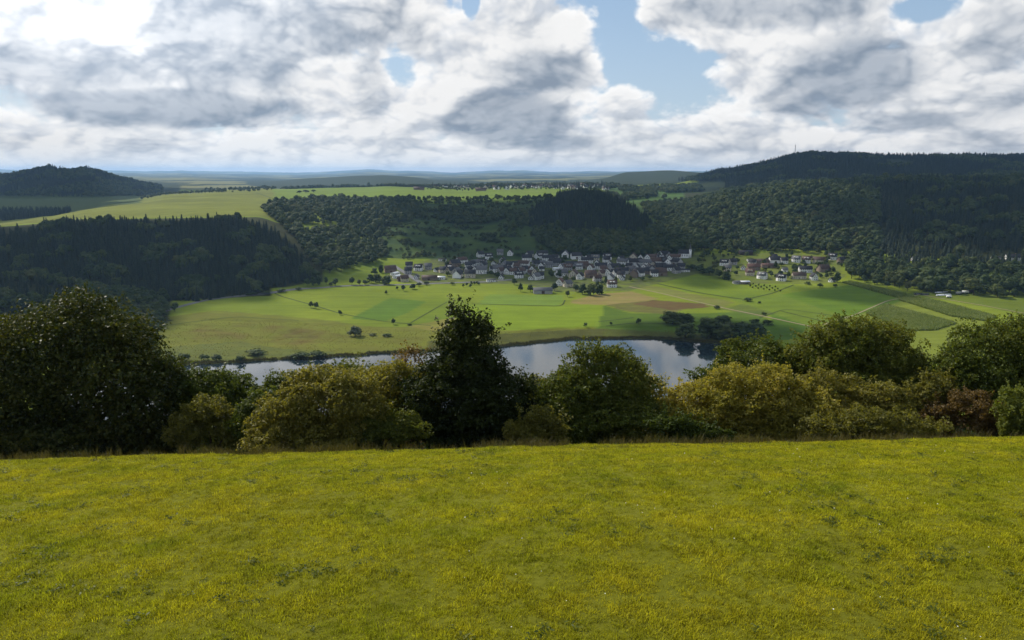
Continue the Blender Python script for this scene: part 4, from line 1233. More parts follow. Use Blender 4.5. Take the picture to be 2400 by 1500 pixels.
def gable_walls(w, d, h, rh):
    """Four walls with two gables (ridge along x)."""
    x, y = w / 2, d / 2
    V = np.array([(-x, -y, -1.5), (x, -y, -1.5), (x, y, -1.5), (-x, y, -1.5), (-x, -y, h), (x, -y, h), (x, y, h), (-x, y, h), (-x, 0, h + rh), (x, 0, h + rh)])
    q = np.array([(0, 1, 5, 4), (2, 3, 7, 6), (1, 2, 6, 5), (3, 0, 4, 7)]); t = np.array([(5, 6, 9), (7, 4, 8)])
    return V, [q, t]


def gable_roof(w, d, h, rh, over=0.5, th=0.28):
    x, y = w / 2 + over, d / 2 + over
    s = rh / (d / 2)
    e = h - over * s
    V, F = [], []
    for sg in (-1, 1):
        b = len(V)
        lo, hi = (sg * y, e), (0, h + rh)
        for xx in (-x, x):
            V += [(xx, lo[0], lo[1] + .05), (xx, hi[0], hi[1] + .05), (xx, hi[0], hi[1] + th + .1), (xx, lo[0], lo[1] + th)]
        F += [(b, b + 1, b + 5, b + 4), (b + 3, b + 7, b + 6, b + 2), (b, b + 4, b + 7, b + 3), (b, b + 3, b + 2, b + 1), (b + 4, b + 5, b + 6, b + 7)]
    return np.array(V, float), np.array(F)


def win_mesh(w, h, name='window', mat='glass'):
    V, F = box_np(-w / 2, w / 2, -.06, .06, -h / 2, h / 2)
    return mesh_np(name, V, F, [M[mat]])


WIN = win_mesh(1.25, 1.45); WINBIG = win_mesh(1.3, 3.4, 'window'); DOOR = win_mesh(1.15, 2.1, 'door', 'door'); GATE = win_mesh(3.6, 3.2, 'door', 'door')
CH = mesh_np('chimney', *box_np(-.35, .35, -.35, .35, -1.0, 1.3), [M['brick']])
HOUSE = {}


def house_type(key, w, d, h, rh, floors, barn=False, dormer=False, over=0.5):
    wv, wf = gable_walls(w, d, h, rh)
    rv, rf = gable_roof(w, d, h, rh, over)
    wins = []
    if not barn:
        step = 2.9; n = max(2, int((w - 1.6) / step)); m = max(2, int((d - 1.6) / 2.8))
        for fl in range(floors):
            z = 1.5 + fl * 2.6
            for i in range(n):
                x = (i - (n - 1) / 2) * step
                for sgn in (-1, 1):
                    if fl == 0 and sgn == -1 and i == n // 2: continue
                    if sgn == 1 and i % 2: continue
                    wins.append((x, sgn * d / 2, z, 0))
            for i in range(m):
                y = (i - (m - 1) / 2) * 2.8
                for sgn in (-1, 1): wins.append((sgn * w / 2, y, z, 90))
        if rh > 3:
            for sgn in (-1, 1): wins.append((sgn * w / 2, 0, h + 1.0, 90))
    HOUSE[key] = dict(w=w, d=d, h=h, rh=rh, barn=barn, wins=wins, dormer=dormer, wall=mesh_np('wall', wv, wf, [M['white_wall']]), roof=mesh_np('roof', rv, rf, [M['slate_roof']]))


house_type('h', 11, 9, 5.2, 4.3, 2)
house_type('g', 9.5, 8.5, 5.4, 4.6, 2)
house_type('b', 16, 11.5, 6.2, 5.2, 2)
house_type('s', 8, 7, 3.1, 3.2, 1)
house_type('L', 19, 9.5, 5.2, 4.2, 2)
house_type('l', 22, 10, 3.6, 3.0, 1, True)
house_type('B', 17, 12, 5.0, 5.4, 1, True)
house_type('f', 13, 8, 3.0, 1.0, 1)
house_type('d', 13, 10, 5.0, 4.8, 2, False, True)
DRM = joinp([box_np(-1.3, 1.3, -1.6, 1.2, 0, 1.5), box_np(-1.5, 1.5, -1.8, 1.4, 1.5, 1.75)])
DORM = mesh_np('dormer', *DRM, [M['white_wall']])


def use(o, mat):
    o.material_slots[0].link = 'OBJECT'; o.material_slots[0].material = M[mat]
    return o


WALLN = {'w': ('white', 'white_wall'), 'c': ('cream', 'cream_wall'), 'g': ('grey', 'grey_wall'), 'k': ('brown stone', 'stone_wall'), 't': ('dark timber', 'timber_wall')}
ROOFN = {'s': ('dark slate', 'slate_roof'), 'g': ('grey', 'grey_roof'), 'b': ('brown', 'brown_roof'), 'r': ('red', 'red_roof'), 'm': ('bright metal', 'metal_roof')}
KINDN = {'h': 'house', 'g': 'narrow house', 'b': 'big house', 's': 'small house', 'L': 'long house', 'l': 'long low barn', 'B': 'tall barn', 'f': 'low flat-roofed building', 'd': 'house with dormer'}
house_spots = []


def put_house(x, y, z, key, wall, roof, rot, label, group, scale=1.0, parts=True, name='house'):
    T = HOUSE[key]
    root = bpy.data.objects.new('barn' if T['barn'] else name, None); col.objects.link(root)
    root.location = (x, y, z); root.rotation_euler = (0, 0, R(rot)); root.scale = (scale,) * 3
    use(link('wall', T['wall'], root), WALLN[wall][1])
    rf = use(link('roof', T['roof'], root), ROOFN[roof][1])
    if parts:
        for (a, b_, c, t_) in T['wins']:
            o = link('window', WIN, root, (a, b_, c)); o.rotation_euler = (0, 0, R(t_))
        link('door', GATE if T['barn'] else DOOR, root, (0, -T['d'] / 2, 1.6 if T['barn'] else 1.05))
        if not T['barn'] and key != 'f':
            link('chimney', CH, rf, (T['w'] * .22, T['d'] * .08, T['h'] + T['rh'] - .2))
        if T['dormer']:
            for sg in (-1.8, 2.4):
                dm = use(link('dormer', DORM, rf, (sg, -T['d'] * .27, T['h'] + T['rh'] * .33)), WALLN[wall][1])
                link('window', WIN, rf, (sg, -T['d'] * .27 - 1.62, T['h'] + T['rh'] * .33 + .75))
    tag(root, label, 'barn' if T['barn'] else 'house', group)
    house_spots.append((x, y))
    return root


V_HOUSES = [
    # farm end, left of the village
    (915, 634, 'B', 'k', 'b', 20), (926, 640, 'f', 'w', 'm', 60), (931, 647, 'f', 'w', 'm', 60), (948, 656, 'h', 'c', 'b', 15), (938, 655, 's', 'k', 'b', 20),
    (959, 624, 'h', 'g', 's', 5), (981, 630, 'd', 'w', 's', -10), (1004, 627, 'h', 'g', 'g', 0), (957, 637, 'h', 'g', 's', 12), (976, 649, 's', 'w', 'g', 70), (1007, 652, 'l', 'k', 'b', -4), (1033, 650, 'f', 'w', 'm', 0), (1037, 607, 'f', 'w', 's', 0),
    # upper row
    (1126, 598, 'h', 'w', 's', 25), (1146, 603, 'd', 'w', 's', 0), (1172, 593, 'h', 'g', 'g', 0), (1196, 594, 'h', 'w', 's', 80), (1243, 597, 'h', 'c', 's', 0), (1235, 608, 'b', 'w', 's', 6), (1271, 596, 'L', 'w', 's', 5),
    (1284, 607, 'L', 'w', 's', 0), (1302, 606, 'h', 'w', 's', -20), (1325, 599, 'b', 'w', 'g', 85), (1350, 602, 'B', 'w', 's', 8), (1376, 612, 'L', 'w', 's', -3), (1484, 606, 'b', 'c', 'b', 75), (1501, 607, 'g', 'w', 'g', 80), (1516, 605, 'h', 'w', 's', 85), (1532, 605, 'L', 'c', 'b', 0), (1549, 597, 'h', 'w', 's', 60), (1561, 598, 'h', 'g', 's', -50), (1566, 581, 's', 'w', 'g', 0), (1580, 578, 's', 'w', 's', 40),
    # middle rows
    (1066, 621, 'b', 'k', 's', 30), (1106, 621, 'h', 'w', 's', 0), (1157, 617, 's', 'w', 's', 75), (1205, 622, 'h', 'w', 's', 10), (1192, 628, 's', 'w', 's', 45), (1262, 616, 'l', 'w', 'g', 0), (1269, 625, 'h', 'w', 's', 80), (1287, 623, 'h', 'g', 'g', 10), (1305, 629, 'f', 'w', 'm', 15), (1308, 618, 'L', 'g', 's', 5), (1340, 622, 'L', 'g', 's', -4), (1366, 624, 'B', 'k', 'b', 10),
    (1385, 630, 'h', 'w', 'b', 60), (1399, 619, 'h', 'w', 's', 80), (1408, 626, 'L', 'w', 's', 0), (1413, 633, 'h', 'w', 'b', 15), (1429, 621, 'h', 'w', 's', 75), (1440, 629, 'B', 'g', 's', 25), (1460, 616, 'L', 'w', 'g', 0), (1476, 627, 'h', 'w', 's', -35), (1484, 619, 'b', 'w', 's', 4), (1492, 628, 'h', 'w', 's', 65), (1512, 618, 'L', 'w', 'g', 0), (1537, 617, 'b', 'w', 'b', 0), (1560, 618, 'b', 'w', 's', -80), (1568, 608, 'g', 'w', 's', 85), (1586, 616, 'B', 'g', 's', -60), (1520, 628, 'h', 'g', 'b', 80), (1548, 628, 'B', 'k', 's', 0),
    # front rows
    (1073, 646, 'B', 'w', 's', 75), (1102, 646, 'b', 'c', 's', 0), (1129, 637, 'b', 'w', 'g', 0), (1156, 633, 'h', 'w', 's', 15), (1167, 634, 'b', 'w', 'g', 5), (1189, 638, 'h', 'w', 's', 70), (1203, 639, 'h', 'w', 'b', 0), (1216, 647, 'd', 'w', 's', 12), (1151, 656, 'f', 'w', 'g', 10), (1175, 650, 's', 'w', 's', 80),
    (1247, 634, 'g', 'w', 's', 85), (1253, 640, 'g', 'c', 's', 85), (1317, 645, 'b', 'w', 'g', 25), (1345, 646, 'b', 'c', 'b', 70), (1360, 650, 'h', 'w', 's', 60), (1313, 664, 'h', 'w', 'r', 70), (1331, 668, 'h', 'c', 'g', 30), (1384, 646, 'B', 'k', 'b', 5), (1425, 642, 'g', 'w', 's', 75), (1446, 642, 'h', 'w', 's', 20), (1458, 637, 'L', 'w', 's', -8), (1486, 644, 'B', 'k', 'b', 78), (1506, 638, 'L', 'k', 's', 0), (1533, 643, 'h', 'w', 's', 0), (1528, 634, 'B', 'g', 's', 80), (1568, 630, 'L', 'w', 's', 0), (1606, 633, 'f', 'w', 's', 0), (1434, 669, 'd', 'w', 'b', 0), (1430, 654, 'B', 'w', 'g', 70), (1458, 652, 's', 'w', 's', 75), (1400, 655, 'h', 'g', 'b', 20), (1548, 641, 'B', 'k', 'b', 10), (1585, 636, 'h', 'g', 's', 30), (1410, 643, 'h', 'c', 'b', 40),
    # right hamlet
    (1697, 618, 'd', 'w', 's', -20), (1717, 616, 'h', 'g', 's', 10), (1705, 631, 'h', 'c', 'g', -15), (1742, 628, 's', 'w', 's', 80), (1761, 609, 'f', 'w', 's', 0), (1763, 618, 'h', 'w', 's', -30), (1766, 628, 'L', 'k', 'r', -8), (1757, 641, 'd', 'c', 'r', -15), (1785, 613, 'l', 'k', 'b', 5), (1800, 623, 'l', 'k', 'r', 5), (1815, 612, 'B', 'w', 's', 0), (1815, 601, 's', 't', 's', 0), (1837, 613, 'h', 'w', 's', 0), (1866, 610, 'd', 'w', 'g', -30), (1890, 611, 'd', 'w', 'b', -30), (1919, 612, 'L', 'c', 'b', -25), (1951, 604, 'd', 'w', 's', -30), (1972, 612, 'h', 'k', 's', 20),
    (1887, 634, 'L', 'w', 's', -8), (1872, 649, 'L', 'c', 'b', -6), (1786, 649, 'd', 'w', 'g', -35), (1831, 654, 'd', 'w', 's', -35), (1907, 652, 'g', 'w', 's', -80), (1839, 633, 's', 'w', 'g', 0), (1729, 661, 'f', 'g', 'g', 10), (1745, 661, 'f', 'k', 'm', 10), (1950, 657, 's', 'w', 's', 30), (1747, 592, 'l', 't', 's', 0), (1930, 632, 'B', 'k', 'b', 20),
    # houses in the wood on the right
    (2335, 603, 'f', 'g', 's', 0), (2372, 607, 'L', 'w', 's', -5), (2143, 607, 's', 'w', 'g', 20),
]


rh = np.random.default_rng(12)
tries = 0
while tries < 900 and len(V_HOUSES) < 190:
    tries += 1
    px = rh.uniform(1020, 1600) if tries % 2 else rh.uniform(1020, 1250); py = rh.uniform(600, 652 if 1240 < px < 1540 else 640)
    if min(math.hypot((px - h[0]) / 1.6, py - h[1]) for h in V_HOUSES) < 5.2: continue
    if px < 1230 and py < 612 or px < 1060 and py < 628: continue
    V_HOUSES.append((round(px), round(py), 'hhgsdL'[rh.integers(0, 6)], 'wwwcg'[rh.integers(0, 5)], 'sssgb'[rh.integers(0, 5)], float(rh.choice([0, 10, 75, 85, -20, 40]))))


def row_of(px, py):
    if px < 1050: return 'village farm end'
    if px > 2000: return 'in the right-hand wood'
    if px > 1640: return ('upper' if py < 620 else 'lower') + ' right-hand hamlet'
    return ('village back row' if py < 610 else 'village middle rows' if py < 632 else 'village front rows')


ORD = ['leftmost', 'second', 'third', 'fourth', 'fifth', 'sixth', 'seventh', 'eighth', 'ninth', 'tenth', 'eleventh', 'twelfth', 'thirteenth', 'fourteenth', 'fifteenth', 'sixteenth', 'seventeenth', 'eighteenth', 'nineteenth', 'twentieth', 'twenty-first', 'twenty-second']
_ = ['first', 'second', 'third', 'fourth', 'fifth', 'sixth', 'seventh', 'eighth', 'ninth', 'tenth', 'eleventh', 'twelfth', 'thirteenth', 'fourteenth', 'fifteenth']
seen = {}
for h in sorted(V_HOUSES):
    px, py, key, wall, roof, rot = h
    base = WALLN[wall][0] + ' ' + KINDN[key] + ' with ' + ROOFN[roof][0] + ' roof'
    seen.setdefault((base, row_of(px, py)), []).append(h)
for (base, row), hs in seen.items():
    for i, (px, py, key, wall, roof, rot) in enumerate(hs):
        where = ', ' + row if len(hs) == 1 else ', ' + ORD[i] + ' such from left, ' + row
        x, y, z = hit(px, py + 4, 700)
        put_house(x, y, z, key, wall, roof, rot + rng.uniform(-4, 4), base + where, 'houses of the valley village', 0.88)

# long shed among the trees in front of the village
x, y, z = hit(1272, 687, 700)
put_house(x, y, z, 'l', 'g', 'g', 4, 'long grey shed standing alone in the meadow before the village', None)
x, y, z = hit(1056, 738, 600)
put_house(x, y, z, 's', 't', 's', 8, 'tiny dark field hut in the middle of the green meadows', None, .5, False, 'hut')

# the church
x, y, z = hit(1602, 604, 700)
church = bpy.data.objects.new('church', None); col.objects.link(church); church.location = (x, y, z); church.rotation_euler = (0, 0, R(-12)); church.scale = (.74, .74, .8)
wv, wf = gable_walls(20, 10, 8, 6.5); link('nave_wall', mesh_np('nave_wall', wv, wf, [M['white_wall']]), church)
rv, rf = gable_roof(20, 10, 8, 6.5, .5, .35); link('nave_roof', mesh_np('nave_roof', rv, rf, [M['slate_roof']]), church)
for k in range(4): link('window', WINBIG, church, (-6.5 + 4.3 * k, -5, 4.3))
for s_ in (-1.6, 1.6):
    o = link('window', WINBIG, church, (-10, s_, 4.3)); o.rotation_euler = (0, 0, R(90))
tower = link('tower', mesh_np('tower', *box_np(-2.4, 2.4, -2.4, 2.4, -2, 15), [M['white_wall']]), church, (12.6, 0.5, 0))
for k in range(4):
    o = link('belfry_window', WIN, tower, (math.sin(k * math.pi / 2) * 2.4, -math.cos(k * math.pi / 2) * 2.4, 13)); o.rotation_euler = (0, 0, k * math.pi / 2)
sv, sf = [], []
prof_s = [(3.1, 15.0), (2.5, 16.2), (1.7, 17.2), (1.9, 18.0), (1.5, 19.2), (.8, 21.5), (.35, 24.5), (.05, 27.5)]
for rr, zz in prof_s:
    for k in range(8): sv.append((math.cos(k * math.pi / 4 + .39) * rr, math.sin(k * math.pi / 4 + .39) * rr, zz))
for i in range(len(prof_s) - 1):
    for k in range(8): sf.append((i * 8 + k, i * 8 + (k + 1) % 8, i * 8 + 8 + (k + 1) % 8, i * 8 + 8 + k))
link('spire', mesh_np('spire', np.array(sv), np.array(sf), [M['grey_roof']]), tower)
tag(church, 'white church with steep dark roof and pointed spire above the village', 'church')

def nth(i):
    if i == 0: return 'leftmost'
    k = i + 1
    return str(k) + ('th' if 10 <= k % 100 <= 20 else {1: 'st', 2: 'nd', 3: 'rd'}.get(k % 10, 'th')) + ' from left'


def number_labels():
    """Look-alikes of one group are told apart by their order from left to right."""
    sets = {}
    for o in bpy.data.objects:
        if o.parent is None and o.get('group') in ('garden trees of the village', 'garden bushes of the village', 'houses of the far plateau village', 'roadside trees left of the farm', 'orchard trees below the farm', 'row of orchard trees on the meadow', 'young orchard below the hamlet'):
            sets.setdefault(o['label'], []).append(o)
    for lab, os_ in sets.items():
        if len(os_) < 2: continue
        os_.sort(key=lambda o: o.location.x / o.location.y)
        for i, o in enumerate(os_): o['label'] = lab + ', ' + nth(i)


# far village on the plateau
r = np.random.default_rng(77)
far = []
tries = 0
while len(far) < 74 and tries < 4000:
    tries += 1
    px = r.uniform(1010, 1420); Y = r.uniform(2450, 2950)
    py_min = 1
    X = (px - 1200) / FPX * Y
    if px < 1130 and Y < 2750: continue
    if any(math.hypot(X - a, (Y - b_)) < 17 for a, b_ in far): continue
    far.append((X, Y))
far.sort()
for i, (X, Y) in enumerate(far):
    z = float(ground(X, Y))
    k = ['h', 'h', 'g', 'd', 'b', 'L'][r.integers(0, 6)]; wl = 'wwwcg'[r.integers(0, 5)]; rf_ = 'sssgbr'[r.integers(0, 6)]
    lab = WALLN[wl][0] + ' ' + KINDN[k] + ' with ' + ROOFN[rf_][0] + ' roof, far plateau village'
    put_house(X, Y, z, k, wl, rf_, r.uniform(0, 180), lab, 'houses of the far plateau village', 1.0, False)
for px, py, lab in ((985, 439, 'long brown barn left of the far plateau village'), (1128, 442, 'large brown farm hall before the far plateau village')):
    x, y, z = hit(px, py + 1, 1500)
    put_house(x, 2350.0, float(ground(x / y * 2350.0, 2350.0)), 'l', 'k', 'b', 4, lab, None, 1.45, False)
    col.objects[-1]
barns = [o for o in bpy.data.objects if o.name.startswith('barn') and o.scale[0] > 1.4]
for o, px in zip(barns, (985, 1128)):
    X = (px - 1200) / FPX * 2350.0
    o.location = (X, 2350.0, float(ground(X, 2350.0)))

# radio mast on the far hill
X = (1848 - 1200) / FPX * 3080.0 / 1.0
mast = bpy.data.objects.new('radio_mast', None); col.objects.link(mast); mast.location = (X, 3080.0, float(ground(X, 3080.0)))
M['steel'] = plain('painted_steel', (0.20, 0.20, 0.22), 0.5, 0.5, 0.05)
parts = [tube([(a, b_, 0), (a * .4, b_ * .4, 48)], [.32, .2], 5) for a in (-1.6, 1.6) for b_ in (-1.6, 1.6)]
link('lattice_leg', mesh_np('lattice_leg', *joinp(parts), [M['steel']]), mast)
parts = []
for k in range(9):
    z = 3 + 5.2 * k; q = 1.6 * (1 - .6 * z / 48)
    parts += [tube([(-q, -q, z), (q, -q, z + 4)], [.16, .16], 4), tube([(q, -q, z), (q, q, z + 4)], [.16, .16], 4), tube([(-q, q, z), (-q, -q, z + 4)], [.16, .16], 4)]
link('brace', mesh_np('brace', *joinp(parts), [M['steel']]), mast)
link('antenna', mesh_np('antenna', *joinp([box_np(-1.5, 1.5, -1.2, 1.2, 41, 46), tube([(0, 0, 46), (0, 0, 55)], [.3, .12], 5)]), [M['white_wall']]), mast)
tag(mast, 'slender lattice radio mast on the crest of the right-hand far hill', 'mast')

# ------------------------------------------------------------------ trees in the fields and gardens
def field_tree(px, py, h, wide, label, kind=0, name='broadleaf_tree', cat='tree', group=None, leaf=None, y0=520):
    x, y, z = hit(px, py, y0)
    src = (BIGT if (kind == 0 and h >= 12) else BROAD, BUSH, BROADW)[kind]
    k = int(rng.integers(0, len(src)))
    tall = {0: 10.0, 1: 5.2, 2: 9.0}[kind]; base_w = {0: 4.9, 1: 4.2, 2: 4.8}[kind]
    root = bpy.data.objects.new(name, None); col.objects.link(root); root.location = (x, y, z - .1)
    root.rotation_euler = (0, 0, rng.uniform(0, 6.28)); s = wide / 2 / base_w
    root.scale = (s, s, h / tall)
    c = link('crown', src[k][0], root); link('trunk', src[k][1], root)
    if leaf: use(c, leaf)
    tag(root, label, cat, group)
    return root


for px, py, h, w, lab, kd in [
    (729, 722, 8, 6.5, 'left one of two small round trees standing together in the meadow', 0), (741, 724, 8, 7, 'right one of two small round trees standing together in the meadow', 0),
    (797, 739, 5.5, 5, 'small round tree alone beside the meadow ditch', 0), (922, 761, 7, 5.5, 'small tree with a bare stem near the dark green field', 0),
    (832, 789, 11, 14, 'wide grey-green willow standing in the marsh', 2), (875, 787, 2.2, 9, 'low bush in the marsh right of the willow', 1), (908, 789, 2.5, 12, 'low grey bush in the marsh below the meadow', 1), (960, 763, 2, 6, 'low bush at the end of the meadow ditch', 1),
    (1205, 668, 9, 8, 'round tree at the top of the bright meadow', 0), (1220, 684, 11, 6, 'slim tree left of the lone shed', 0), (1243, 684, 9, 9, 'wide tree in front of the lone shed', 0), (1330, 696, 8, 7, 'round tree right of the lone shed', 0), (1300, 682, 11, 10, 'leafy tree at the right end of the lone shed', 0),
    (1372, 766, 4, 5, 'small bush on the lake side of the bright meadow', 1), (1432, 762, 3, 4, 'tiny bush in the shaded field near the lake', 1), (1497, 760, 6, 7, 'dark bush in the shaded field near the lake', 1),
    (1575, 760, 13, 25, 'broad dark tree beside the lake, left of the group', 0), (1608, 760, 12, 17, 'dark tree beside the lake joined to the broad one', 0), (1605, 794, 15, 23, 'dark tree on the lake bank with its foot in the reeds', 0),
    (1665, 792, 20, 28, 'big dark round tree at the right end of the lake', 0), (1700, 796, 17, 24, 'dark tree right of the biggest lakeside tree', 0), (1740, 796, 17, 24, 'dark rounded tree above the right end of the lake', 0), (1775, 793, 14, 20, 'last dark tree of the lakeside group', 0), (1690, 778, 16, 24, 'dark tree behind the biggest lakeside tree', 0),
    (1680, 724, 4, 9, 'small dark bush on the field track', 1), (1752, 706, 4, 12, 'bush at the corner of the green fields', 1), (1780, 712, 3, 5, 'small bush below the corner of the green fields', 1),
    (1800, 762, 5, 14, 'pale bush thicket below the field track', 1), (1770, 760, 5, 12, 'pale bush left of the thicket below the field track', 1), (1790, 738, 3, 8, 'small bush on the field track near the thicket', 1),
    (1893, 667, 4, 9, 'low garden tree at the top of the green field', 0), (1922, 675, 6, 9, 'dark round tree at the top of the green field', 0), (1957, 674, 5, 7, 'small round tree near the last house of the hamlet', 0), (1962, 662, 13, 10, 'tall dark tree at the right end of the hamlet', 0),
    (2102, 758, 2, 4, 'tiny bush by the maize field', 1),
    (410, 730, 10, 10, 'round tree by the road at the foot of the spur', 0), (340, 776, 13, 15, 'grey-green willow at the lake side of the spur', 2), (322, 786, 12, 14, 'left grey-green willow below the spur', 2), (358, 768, 11, 13, 'right grey-green willow below the spur', 2), (330, 742, 12, 13, 'pale round tree at the tip of the spur', 2), (364, 724, 11, 12, 'pale tree by the road at the tip of the spur', 2),
    (400, 842, 4, 11, 'dark bush on the far bank behind the huge tree', 1), (432, 846, 6, 13, 'dark round bush on the far bank at the left end of the lake', 1), (478, 845, 5, 10, 'left of two joined dark bushes on the far bank', 1), (508, 845, 5, 11, 'right of two joined dark bushes on the far bank', 1), (563, 850, 5, 9, 'dark round bush standing at the water', 1),
    (600, 832, 4.5, 22, 'long low dark bush set back from the water', 1), (705, 840, 4.5, 20, 'left part of the long grey bush at the water', 1), (745, 838, 5, 20, 'right part of the long grey bush at the water', 1),
]:
    field_tree(px, py, h, w, lab, kd, 'bush' if kd == 1 else 'willow_tree' if kd == 2 else 'broadleaf_tree', 'bush' if kd == 1 else 'tree')
for i, (px, py, h, w) in enumerate([(720, 672, 11, 9), (735, 670, 12, 9), (746, 669, 13, 8), (765, 668, 11, 6), (786, 670, 10, 9), (775, 672, 6, 6), (825, 668, 11, 9), (842, 669, 8, 7), (856, 668, 7, 8), (870, 664, 12, 12), (885, 662, 12, 12), (906, 667, 12, 14), (893, 640, 12, 8), (878, 645, 10, 10), (700, 680, 4, 10), (660, 684, 4, 12), (625, 688, 3, 12), (590, 691, 3, 14)]):
    field_tree(px, py, h, w, 'leafy roadside tree in the row left of the farm', 0, 'roadside_tree', group='roadside trees left of the farm')
for px, py, h, w in [(945, 682, 8, 7), (931, 680, 5, 4), (968, 678, 7, 9), (982, 672, 6, 8), (1000, 668, 5, 9), (1060, 668, 4, 8), (905, 690, 5, 3.5)]:
    field_tree(px, py, h, w, 'orchard tree on the meadow below the farm', 0, 'orchard_tree', group='orchard trees below the farm')
for px, py in [(1086, 674), (1094, 671), (1103, 674), (1105, 668), (1112, 668), (1118, 667), (1122, 669)]:
    field_tree(px, py, 5, 4, 'small orchard tree in the short row on the bright meadow', 0, 'orchard_tree', group='row of orchard trees on the meadow')
for i in range(18):
    px = 1752 + (i % 6) * 13 + 6 * (i // 6); py = 667 + (i // 6) * 5 + (i % 6) * 1.6
    field_tree(px, py, 3.2, 2.6, 'young orchard tree in the planted rows below the hamlet', 0, 'orchard_tree', group='young orchard below the hamlet')
# garden trees between the houses
r = np.random.default_rng(31)
cnt = 0
HS = np.array(house_spots)
for _ in range(900):
    if cnt >= 160: break
    if r.random() < .68:
        px = r.uniform(1040, 1650); py = r.uniform(596, 678)
        if py > 655 + 25 * max(0, 1 - abs(px - 1400) / 130) or (px < 1230 and py > 652) or (px > 1560 and py > 645): continue
    else:
        px = r.uniform(1640, 1975); py = r.uniform(597, 655)
    x, y, z = hit(px, py, 800)
    if np.min(np.hypot(HS[:, 0] - x, HS[:, 1] - y)) < 8.5: continue
    front = py > 640 and 1280 < px < 1460
    h = r.uniform(5, 10) * (1.25 if front else 1); w_ = r.uniform(5, 10)
    kd = 0 if r.random() < .7 else 1
    field_tree(px, py, h if kd == 0 else h * .5, w_, 'leafy garden tree among the village houses' if kd == 0 else 'rounded garden bush among the village houses', kd, 'garden_tree' if kd == 0 else 'garden_bush', 'tree' if kd == 0 else 'bush', 'garden trees of the village' if kd == 0 else 'garden bushes of the village')
    cnt += 1
for px, py, h, w, lab in [(1365, 690, 13, 11, 'tall tree before the front houses, left of three'), (1385, 692, 14, 13, 'big dark tree before the front houses, middle of three'), (1405, 690, 13, 12, 'big tree before the front houses, right of three'), (1350, 684, 10, 10, 'smaller tree beside the red-roofed front house'),
                          (1640, 640, 11, 15, 'dark tree belt end between village and hamlet'), (1662, 645, 11, 14, 'dark tree in the belt below the hamlet, second from left'), (1685, 652, 11, 14, 'dark tree in the belt below the hamlet, third from left'), (1702, 656, 12, 13, 'dark tree in the belt below the hamlet, fourth from left'), (1622, 634, 9, 12, 'dark tree beside the last village house'), (1675, 632, 9, 11, 'green tree inside the belt below the hamlet'),
                          (1590, 602, 17, 7, 'tall slim conifer-like tree beside the church'), (717, 452, 9, 20, 'left part of the small grove on the plateau meadow'), (735, 451, 9, 18, 'right part of the small grove on the plateau meadow'), (702, 453, 8, 16, 'left end of the small grove on the plateau meadow'), (1516, 466, 18, 18, 'large dark tree in the side valley meadow'), (864, 437, 22, 20, 'big lone dark tree on the plateau skyline')]:
    field_tree(px, py, h, w, lab, y0=700)

# field boundaries: dark ditches and hedges
M['ditch'] = plain('ditch_grass', (0.040, 0.055, 0.016), 0.95, 0.1, 0.4, 0.3)
for pts, w, lab in [([(640, 686), (735, 716), (800, 736), (900, 754), (1010, 764)], 1.6, 'dark ditch crossing the bright meadow to the dark green field'),
                    ([(962, 758), (1000, 735), (1048, 708)], 1.4, 'dark ditch beside the dark green field'),
                    ([(1105, 713), (1200, 715), (1318, 718), (1324, 704)], 1.6, 'dark hedge line round the small meadow below the shed'),
                    ([(1402, 754), (1440, 751), (1485, 745)], 2.0, 'dark ditch in the shaded field'),
                    ([(1420, 766), (1490, 757), (1560, 760)], 2.0, 'dark ditch along the shaded marsh'),
                    ([(1540, 665), (1640, 687), (1740, 702)], 3.0, 'dark hedge line below the green field'),
                    ([(1740, 704), (1810, 688), (1860, 668)], 2.0, 'dark ditch between the two green fields'),
                    ([(1780, 746), (1840, 724), (1990, 745)], 1.6, 'dark ditch crossing the right-hand fields'),
                    ([(1832, 730), (1940, 757)], 1.8, 'dark hedge line of the right-hand field'),
                    ([(600, 452), (650, 470), (700, 466)], 3.0, 'dark field edge on the left plateau'),
                    ([(380, 762), (560, 742), (700, 752)], 1.2, 'faint dark rill across the marsh')]:
    strip('field_ditch', pts, w, M['ditch'], lab, 0.2)

# maize, reeds
M['maize'] = leaf_mat('maize_leaf', [(0, (0.08, 0.13, 0.024)), (.5, (0.18, 0.23, 0.05)), (1, (0.32, 0.33, 0.12))], 0.4, 0.5, 0.3, .3, .2, .05)
M['reed'] = leaf_mat('reed_leaf', [(0, (0.035, 0.040, 0.012)), (.5, (0.075, 0.072, 0.022)), (1, (0.12, 0.095, 0.035))], 0.25, 0.7, 0.2, .3, .3, .05)
MAIZE = [make_tuft(400 + k, 14, 2.2, 0.55, 0.28, 'maize', .5) for k in range(3)]
REED = [make_tuft(420 + k, 14, 1.8, 0.55, 0.16, 'reed', .3) for k in range(3)]
M['sedge'] = leaf_mat('sedge_leaf', [(0, (0.07, 0.075, 0.02)), (.5, (0.13, 0.125, 0.032)), (1, (0.19, 0.15, 0.05))], 0.35, 0.7, 0.15, .3, .3, .03)
SEDGE = [make_tuft(440 + k, 16, 1.5, 0.8, 0.16, 'sedge', .8) for k in range(3)]
r = np.random.default_rng(41)
